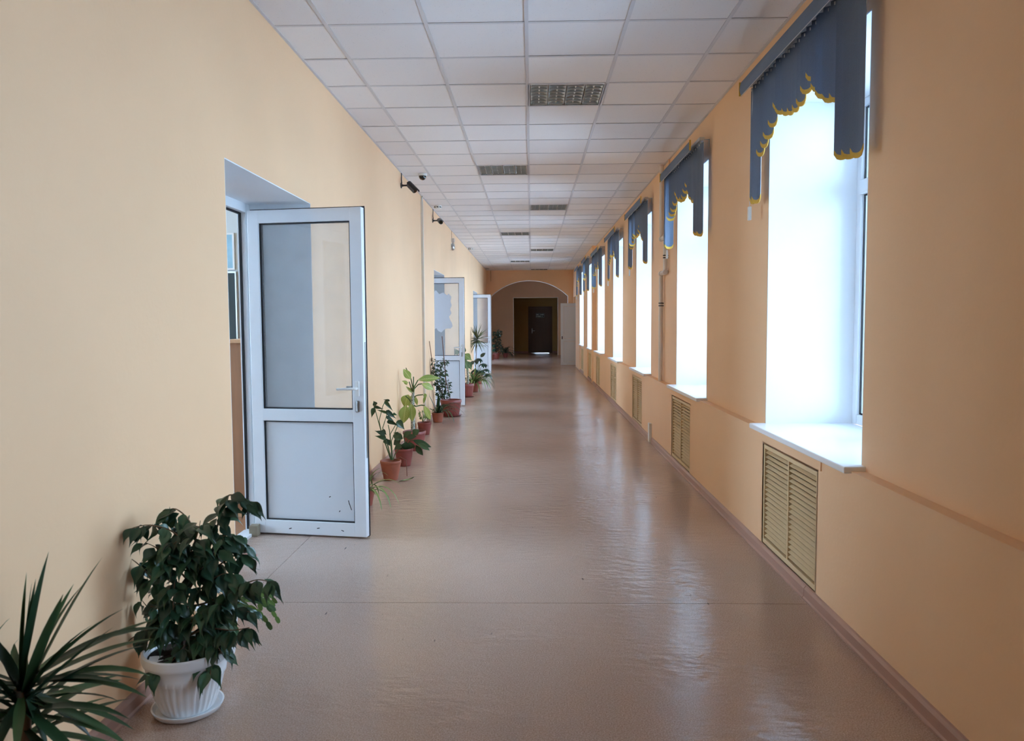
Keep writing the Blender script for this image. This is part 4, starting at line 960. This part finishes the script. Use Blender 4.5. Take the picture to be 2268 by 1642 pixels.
r = tag(empty('potted_arrowhead_plant', (-1.344, 7.25, 0)), 'leggy arrowhead plant with dark stems in the nearest terracotta pot of the row', 'plant')
pot_terracotta(r, .100, .068, .185, MT['terracotta2'])
broad(r, [(-1.503, 0.706, -1.537, 0.747, 0.05), (-1.5, 0.687, -1.559, 0.599, 0.047), (-1.491, 0.7, -1.394, 0.684, 0.032), (-1.383, 0.756, -1.306, 0.664, 0.037), (-1.352, 0.749, -1.414, 0.763, 0.024), (-1.385, 0.655, -1.285, 0.583, 0.053), (-1.372, 0.636, -1.469, 0.676, 0.027), (-1.388, 0.441, -1.479, 0.479, 0.05), (-1.383, 0.397, -1.48, 0.43, 0.048), (-1.374, 0.558, -1.264, 0.523, 0.048), (-1.286, 0.554, -1.208, 0.472, 0.074), (-1.376, 0.605, -1.304, 0.561, 0.039), (-1.414, 0.372, -1.355, 0.326, 0.053), (-1.38, 0.378, -1.343, 0.321, 0.048), (-1.316, 0.63, -1.275, 0.617, 0.027), (-1.432, 0.466, -1.387, 0.422, 0.045), (-1.269, 0.434, -1.319, 0.447, 0.032)], LM(HEART, MT['dark_leaf'], 3, .10, .28), 7.25, 2, .06, [[(-1.342, 0.188), (-1.432, 0.447), (-1.491, 0.674)], [(-1.339, 0.188), (-1.438, 0.473), (-1.45, 0.561), (-1.415, 0.699), (-1.386, 0.753)], [(-1.335, 0.188), (-1.412, 0.498), (-1.372, 0.636)], [(-1.339, 0.188), (-1.371, 0.321), (-1.395, 0.409)], [(-1.332, 0.188), (-1.344, 0.435), (-1.279, 0.548)], [(-1.329, 0.188), (-1.35, 0.472), (-1.365, 0.523)], [(-1.326, 0.188), (-1.333, 0.371), (-1.274, 0.51)], [(-1.323, 0.188), (-1.303, 0.245), (-1.271, 0.289)]], None, .0045)
MB().tube([(0.034, -0.0, 0.188), (0.097, -0.02, 0.219), (0.154, -0.04, 0.194), (0.162, -0.06, 0.118), (0.167, -0.08, 0.048)], .0035, 6).build('dry_stem', MT['stake'], r)

r = tag(empty('potted_dark_leaf_plant', (-1.335, 7.96, 0)), 'dark drooping broad-leaved plant in the second terracotta pot of the row', 'plant')
pot_terracotta(r, .098, .070, .185, MT['terracotta3'])
broad(r, [(-1.338, 0.289, -1.441, 0.331, 0.084), (-1.338, 0.299, -1.258, 0.365, 0.069), (-1.304, 0.299, -1.2, 0.32, 0.062), (-1.242, 0.268, -1.048, 0.198, 0.069), (-1.18, 0.24, -1.057, 0.181, 0.058), (-1.215, 0.212, -1.146, 0.094, 0.062), (-1.304, 0.261, -1.306, 0.167, 0.099), (-1.263, 0.247, -1.268, 0.15, 0.093), (-1.248, 0.323, -1.182, 0.372, 0.074), (-1.405, 0.199, -1.324, 0.115, 0.05), (-1.339, 0.226, -1.43, 0.192, 0.071), (-1.366, 0.275, -1.45, 0.227, 0.084)], LM(LANCE, MT['dark_leaf'], 3, .14, .22), 7.96, 3, .07, [[(-1.319, 0.185), (-1.332, 0.261), (-1.338, 0.296)], [(-1.312, 0.185), (-1.27, 0.261), (-1.228, 0.268)], [(-1.323, 0.185), (-1.304, 0.247), (-1.255, 0.33)], [(-1.326, 0.181), (-1.367, 0.206), (-1.405, 0.199)]], None, .005)

r = tag(empty('potted_dieffenbachia', (-1.375, 8.95, 0)), 'tall dieffenbachia with large yellow-green leaves and mottled trunk', 'plant')
pot_terracotta(r, .135, .098, .225, MT['terracotta3'], .034)
broad(r, [(-1.403, 0.836, -1.478, 0.955, 0.085), (-1.426, 0.792, -1.494, 0.822, 0.032), (-1.491, 0.814, -1.462, 0.759, 0.039), (-1.321, 0.825, -1.07, 0.862, 0.088), (-1.276, 0.781, -1.131, 0.719, 0.083), (-1.444, 0.647, -1.553, 0.513, 0.134), (-1.406, 0.639, -1.444, 0.48, 0.092), (-1.501, 0.54, -1.578, 0.315, 0.13), (-1.394, 0.548, -1.399, 0.35, 0.116), (-1.261, 0.66, -1.237, 0.616, 0.039), (-1.242, 0.638, -1.282, 0.534, 0.032), (-1.254, 0.523, -1.177, 0.361, 0.07), (-1.351, 0.633, -1.339, 0.526, 0.044), (-1.465, 0.748, -1.378, 0.661, 0.035)], LM(LANCE, MT['dieff'], 3, .16, .25), 8.95, 4, .08, [[(-1.384, 0.661), (-1.386, 0.743), (-1.403, 0.836), (-1.47, 0.962)], [(-1.381, 0.671), (-1.366, 0.743), (-1.321, 0.825)], [(-1.378, 0.666), (-1.367, 0.721), (-1.322, 0.77), (-1.273, 0.781)], [(-1.386, 0.682), (-1.405, 0.737), (-1.431, 0.8)], [(-1.396, 0.551), (-1.434, 0.606), (-1.472, 0.633)], [(-1.385, 0.578), (-1.368, 0.628), (-1.324, 0.649), (-1.261, 0.655)], [(-1.389, 0.529), (-1.348, 0.517), (-1.293, 0.526), (-1.249, 0.522)], [(-1.381, 0.671), (-1.373, 0.77), (-1.373, 0.863)]], None, .008)
MB().tube([(-0.015, 0, 0.232), (-0.016, 0, 0.331), (-0.017, 0, 0.469), (-0.016, 0, 0.578), (-0.006, 0, 0.688)], [.026, .025, .024, .022, .014], 12).build('trunk', MT['palestem'], r)

r = tag(empty('potted_pale_herb', (-1.43, 10.2, 0)), 'short pale green bushy plant in a maroon pot behind the dieffenbachia', 'plant')
pot_terracotta(r, .094, .066, .165, MT['terracotta3'])
broad(r, [(-1.392, 0.253, -1.359, 0.246, 0.039), (-1.426, 0.253, -1.398, 0.249, 0.051), (-1.481, 0.289, -1.507, 0.285, 0.047), (-1.438, 0.232, -1.398, 0.22, 0.043), (-1.401, 0.245, -1.358, 0.234, 0.04), (-1.393, 0.251, -1.365, 0.246, 0.042), (-1.436, 0.242, -1.401, 0.235, 0.042), (-1.432, 0.246, -1.383, 0.231, 0.047), (-1.417, 0.272, -1.37, 0.257, 0.039), (-1.462, 0.277, -1.466, 0.277, 0.04), (-1.408, 0.226, -1.371, 0.209, 0.044), (-1.48, 0.255, -1.511, 0.248, 0.052), (-1.448, 0.219, -1.432, 0.218, 0.044), (-1.4, 0.224, -1.361, 0.209, 0.045), (-1.515, 0.279, -1.545, 0.272, 0.051), (-1.458, 0.313, -1.443, 0.312, 0.053), (-1.404, 0.282, -1.366, 0.271, 0.051), (-1.442, 0.264, -1.433, 0.263, 0.04), (-1.431, 0.232, -1.389, 0.217, 0.041), (-1.469, 0.22, -1.515, 0.203, 0.043), (-1.446, 0.308, -1.447, 0.308, 0.053), (-1.439, 0.241, -1.416, 0.238, 0.041)], LM(OVATE, MT['pale'], 3, .14, .2), 10.2, 5, .07, [[(-1.454, 0.168), (-1.463, 0.243), (-1.512, 0.325)], [(-1.454, 0.168), (-1.431, 0.256), (-1.393, 0.306)], [(-1.454, 0.168), (-1.45, 0.25), (-1.452, 0.312)], [(-1.451, 0.168), (-1.4, 0.231), (-1.363, 0.243)]], None, .004)

r = tag(empty('potted_screw_pine', (-1.405, 11.46, 0)), 'small spider plant with dark arching straps in a worn clay pot beside the trunking', 'plant')
pot_terracotta(r, .090, .070, .145, MT['terracotta2'], .022)
strap_plant(r, .12, [(2.9, 1.15, .46, .030, .8), (2.7, .55, .34, .022, 1.5), (3.3, .25, .32, .020, 1.2), (-.2, 1.4, .38, .045, .4), (-1.3, 1.25, .34, .050, .6)]+straps(71, 15, (.38, .54), (.022, .030), (4.0, 6.5), -1.6, 1.3, .5, 1.1)+straps(72, 5, (.2, .3), (.014, .02), (6, 9), 2.0, 4.0, .3, .9), MT['dark_leaf'])

r = tag(empty('potted_staked_fig', (-1.285, 12.20, 0)), 'small-leaved fig bush tied to two wooden stakes in a large brown pot', 'plant')
pot_terracotta(r, .170, .122, .265, MT['terracotta3'], .045, True, 24)
rg = random.Random(15)
for st in [[(-1.381, 12.186, 0.269), (-1.51, 11.879, 0.696), (-1.525, 11.509, 1.21)], [(-1.294, 12.186, 0.269), (-1.332, 11.951, 0.596), (-1.327, 11.456, 1.283)]]: MB().tube([(x+1.285, y-12.20, z) for x, y, z in st], .0065, 6).build('stake', MT['stake'], r)
ST = [[(-1.424, 12.187, 0.268), (-1.458, 12.061, 0.443), (-1.494, 11.894, 0.675), (-1.489, 11.758, 0.864)], [(-1.401, 12.188, 0.267), (-1.344, 12.033, 0.482), (-1.334, 11.839, 0.751), (-1.329, 11.742, 0.886)], [(-1.416, 12.188, 0.267), (-1.399, 12.005, 0.521), (-1.414, 11.839, 0.751)]]
for st in ST: MB().tube([(x+1.285, y-12.20+rg.uniform(-.02, .02), z) for x, y, z in st], [.007-.0012*j for j in range(len(st))], 6).build('stem', MT['bark'], r)
def foliage(r, blobs, mat, n, size, seed, name='foliage'):
    g = random.Random(seed); vs = []; fs = []
    tot = sum(b[3]*b[4]*b[5] for b in blobs)
    for (bx, by, bz, rx, ry, rz) in blobs:
        for k in range(int(n*rx*ry*rz/tot)):
            while True:
                u = Vector((g.uniform(-1, 1), g.uniform(-1, 1), g.uniform(-1, 1)))
                if .25 < u.length < 1: break
            p = Vector((bx+u.x*rx, by+u.y*ry, bz+u.z*rz)); L = size*g.uniform(.7, 1.2)
            d = Vector((u.x+g.uniform(-.6, .6), u.y+g.uniform(-.6, .6), g.uniform(-.9, .5))).normalized(); nn = Vector((g.uniform(-1, 1), g.uniform(-1, .3), g.uniform(.2, 1)))
            s = d.cross(nn)
            if s.length < .05: continue
            s.normalize(); nn = s.cross(d); w_ = L*.27; b = len(vs)
            vs += [p, p+d*L*.4-s*w_+nn*.004, p+d*L*.45, p+d*L*.4+s*w_+nn*.004, p+d*L-nn*L*.08]
            fs += [(b, b+1, b+2), (b, b+2, b+3), (b+1, b+4, b+2), (b+3, b+2, b+4)]
    lim = XL+.015-r.location.x
    if r.location.y < YA: vs = [Vector((max(v.x, lim), v.y, v.z)) for v in vs]
    me = bpy.data.meshes.new(name); me.from_pydata([tuple(v) for v in vs], [], fs); me.materials.append(mat); o = link(name, me, r); o['kind'] = 'stuff'; return o
foliage(r, [(-0.197, -0.464, 0.894, 0.052, 0.057, 0.052), (-0.24, -0.361, 0.752, 0.055, 0.061, 0.066), (-0.136, -0.415, 0.826, 0.066, 0.073, 0.081), (-0.029, -0.463, 0.893, 0.044, 0.049, 0.059), (-0.167, -0.295, 0.66, 0.081, 0.089, 0.096), (-0.073, -0.344, 0.728, 0.052, 0.057, 0.066), (-0.136, -0.195, 0.521, 0.074, 0.081, 0.081), (-0.221, -0.217, 0.552, 0.044, 0.049, 0.044), (-0.034, -0.194, 0.52, 0.052, 0.057, 0.059), (-0.029, -0.116, 0.411, 0.044, 0.049, 0.066), (-0.15, -0.093, 0.379, 0.066, 0.073, 0.081), (-0.081, -0.058, 0.331, 0.059, 0.065, 0.044), (-0.24, -0.059, 0.332, 0.037, 0.041, 0.03)], MT['bush'], 620, .052, 17)

r = tag(empty('potted_mottled_dieffenbachia', (-1.30, 15.35, 0)), 'mottled dieffenbachia in a ribbed brown pot just past the second door', 'plant')
pot_terracotta(r, .150, .112, .265, MT['terracotta3'], .05, True, 20)
broad(r, [(-1.477, 0.847, -1.609, 0.971, 0.109), (-1.343, 0.886, -1.332, 1.005, 0.064), (-1.339, 0.857, -1.172, 0.737, 0.153), (-1.34, 0.748, -1.243, 0.52, 0.141), (-1.281, 0.708, -1.194, 0.52, 0.128), (-1.35, 0.748, -1.478, 0.788, 0.09), (-1.339, 0.807, -1.221, 0.807, 0.09), (-1.36, 0.689, -1.451, 0.551, 0.128)], LM(OVATE, MT['dieff2'], 3, .2, .25), 15.35, 7, .10, [[(-1.342, 0.501), (-1.36, 0.699), (-1.477, 0.847)], [(-1.337, 0.501), (-1.34, 0.748), (-1.343, 0.886)], [(-1.337, 0.55), (-1.32, 0.748), (-1.309, 0.837)], [(-1.342, 0.55), (-1.529, 0.65), (-1.624, 0.967)]], None, .010)
MB().tube([(.02, 0, .22), (.03, 0, .40), (.02, .01, .60), (.0, .0, .78)], [.026, .024, .022, .014], 10).build('trunk', MT['palestem'], r)

r = tag(empty('potted_spider_plant', (-1.24, 16.5, 0)), 'spider plant with long arching yellow-green straps past the second door', 'plant')
pot_terracotta(r, .115, .085, .19, MT['terracotta'])
strap_plant(r, .165, straps(81, 34, (.38, .62), (.028, .038), (4, 7.5), -PI, PI, .4, 1.3)+straps(82, 14, (.5, .70), (.028, .036), (4.5, 6.5), -.9, .5, .55, 1.0), MT['spider'])

r = tag(empty('potted_umbrella_tree', (-1.30, 18.6, 0)), 'dark glossy umbrella tree in a terracotta pot before the third door', 'plant')
pot_terracotta(r, .125, .095, .20, MT['terracotta'])
rg = random.Random(9); RM = LM(LANCE, MT['rubber'], 3, .2, .15)
whorls = [(.02, -.05, .62), (.14, -.08, .50), (-.10, 0, .56), (.20, .05, .36), (.10, -.12, .33), (-.06, -.10, .36), (.24, -.02, .24)]
for (wx, wy, wz) in whorls:
    MB().tube([(0, 0, .17), (wx*.5, wy*.5, .17+(wz-.17)*.6), (wx, wy, wz)], [.009, .006, .004], 6).build('stem', MT['greenstem'], r)
    for k in range(7):
        a = 2*PI*k/7+rg.random()*.5; L = rg.uniform(.15, .21)
        tip = Vector((wx+math.cos(a)*L*.85, wy+math.sin(a)*L*.85, wz-.05-rg.random()*.06))
        if tip.x < -.22: tip.x = -.22
        leaf_at(r, RM, (wx+math.cos(a)*.02, wy+math.sin(a)*.02, wz), tip, rg.uniform(.06, .075), rg, (math.cos(a)*.3, math.sin(a)*.3-.1, 1))
MB().tube([(0, 0, .17), (.06, 0, .5), (.09, -.02, .70)], [.008, .006, .004], 6).build('stem', MT['greenstem'], r)
leaf_at(r, LM(ROUND, MT['rubber'], 1, .1, .15), (.07, -.02, .66), (.19, -.04, .75), .09, rg, (-.3, -.9, .3))

r = tag(empty('potted_dragon_tree', (-1.42, 19.8, 0)), 'thin-stemmed dragon tree with a spiky round head before the third door', 'plant')
pot_terracotta(r, .11, .085, .18, MT['terracotta'])
MB().tube([(-.02, 0, .16), (-.01, 0, .5), (.015, 0, .8), (.03, 0, 1.05)], [.010, .009, .008, .008], 8).build('trunk', MT['bark'], r)
g = random.Random(44)
for k in range(90):
    az = g.uniform(-PI, PI); el = math.asin(g.uniform(-.75, 1.0)); d = (math.cos(az)*math.cos(el), math.sin(az)*math.cos(el), math.sin(el))
    vs, fs = ribbon((.03+d[0]*.01, d[1]*.01, 1.03+.05*d[2]), d, g.uniform(.30, .44), g.uniform(.022, .032), g.uniform(.6, 2.4), 6)
    vs = [(max(v[0], -.115), v[1], v[2]) for v in vs]
    me = bpy.data.meshes.new('leaf'); me.from_pydata([tuple(v) for v in vs], [], fs); me.materials.append(MT['thin']); link('leaf', me, r)

# ---- plants in the dim hall beyond the arch
r = tag(empty('potted_tall_bush', (-1.42, 31.2, 0)), 'tall dark bushy plant in a brown pot beyond the arch', 'plant')
pot_terracotta(r, .15, .11, .24, MT['terracotta3'])
MB().tube([(0, 0, .2), (.02, 0, .6), (.05, 0, 1.1)], [.016, .014, .008], 8).build('trunk', MT['bark'], r)
foliage(r, [(.02, 0, .82, .14, .14, .28), (.05, 0, 1.02, .15, .13, .20), (.08, -.05, .52, .16, .14, .20)], MT['rubber'], 420, .09, 23)
r = tag(empty('potted_umbrella_plant', (-1.58, 30.2, 0)), 'umbrella plant with blue-green leaves beyond the arch, half hidden by third door', 'plant')
pot_terracotta(r, .13, .10, .22, MT['terracotta'])
for (wx, wy, wz) in [(.0, 0, .80), (.10, -.05, .62), (-.1, 0, .66), (.14, -.1, .45), (-.05, -.1, .42)]:
    MB().tube([(0, 0, .2), (wx*.6, wy*.6, wz*.7), (wx, wy, wz)], [.010, .007, .005], 6).build('stem', MT['greenstem'], r)
    for k in range(7):
        a = 2*PI*k/7+rg.random()*.5; L = rg.uniform(.16, .22)
        leaf_at(r, RM, (wx, wy, wz), (wx+math.cos(a)*L*.85, wy+math.sin(a)*L*.85, wz-.04-rg.random()*.08), .085, rg, (math.cos(a)*.3, math.sin(a)*.3-.2, 1))
r = tag(empty('potted_fern', (-1.10, 32.6, 0)), 'low spreading fern-like plant beyond the arch, rightmost of the dim group', 'plant')
pot_terracotta(r, .12, .09, .18, MT['terracotta3'])
strap_plant(r, .16, straps(91, 40, (.40, .72), (.034, .05), (3, 6), -PI, PI, .3, 1.2), MT['hall_leaf'])
r = tag(empty('red_flowerpot_plant', (-1.62, 29.5, 0)), 'small plant in a bright red pot beside the third open door', 'plant')
pot_terracotta(r, .10, .075, .16, MT['red'])
strap_plant(r, .14, straps(93, 22, (.24, .42), (.02, .03), (3, 6), -PI, PI, .3, 1.2), MT['hall_leaf'])

# ---- fallen leaf
vs = []; fs = []
for i in range(10):
    t = i/9; x = -.10+.19*t; hw = .016*math.sin(PI*min(1, t*1.05+.02))+.001; z = .006+.055*max(0, t-.55)**1.3*2.2; c = .75*max(0, t-.3)
    y = .02*math.sin(t*4)
    for s in (-1, 0, 1): vs.append((x+(.0 if t < .8 else -.05*(t-.8)*5*.4), y+s*hw*math.cos(c), z+abs(s)*hw*.3+(s+1)*hw*math.sin(c)))
for i in range(9): fs += [(i*3, i*3+1, i*3+4, i*3+3), (i*3+1, i*3+2, i*3+5, i*3+4)]
o = MB().add(vs, fs, True).build('fallen_leaf', MT['dieff2'], None, (-1.17, 7.16, 0)); o.rotation_euler = (0, 0, .45)
tag(o, 'curled green leaf lying on the floor in front of the terracotta pots', 'leaf')
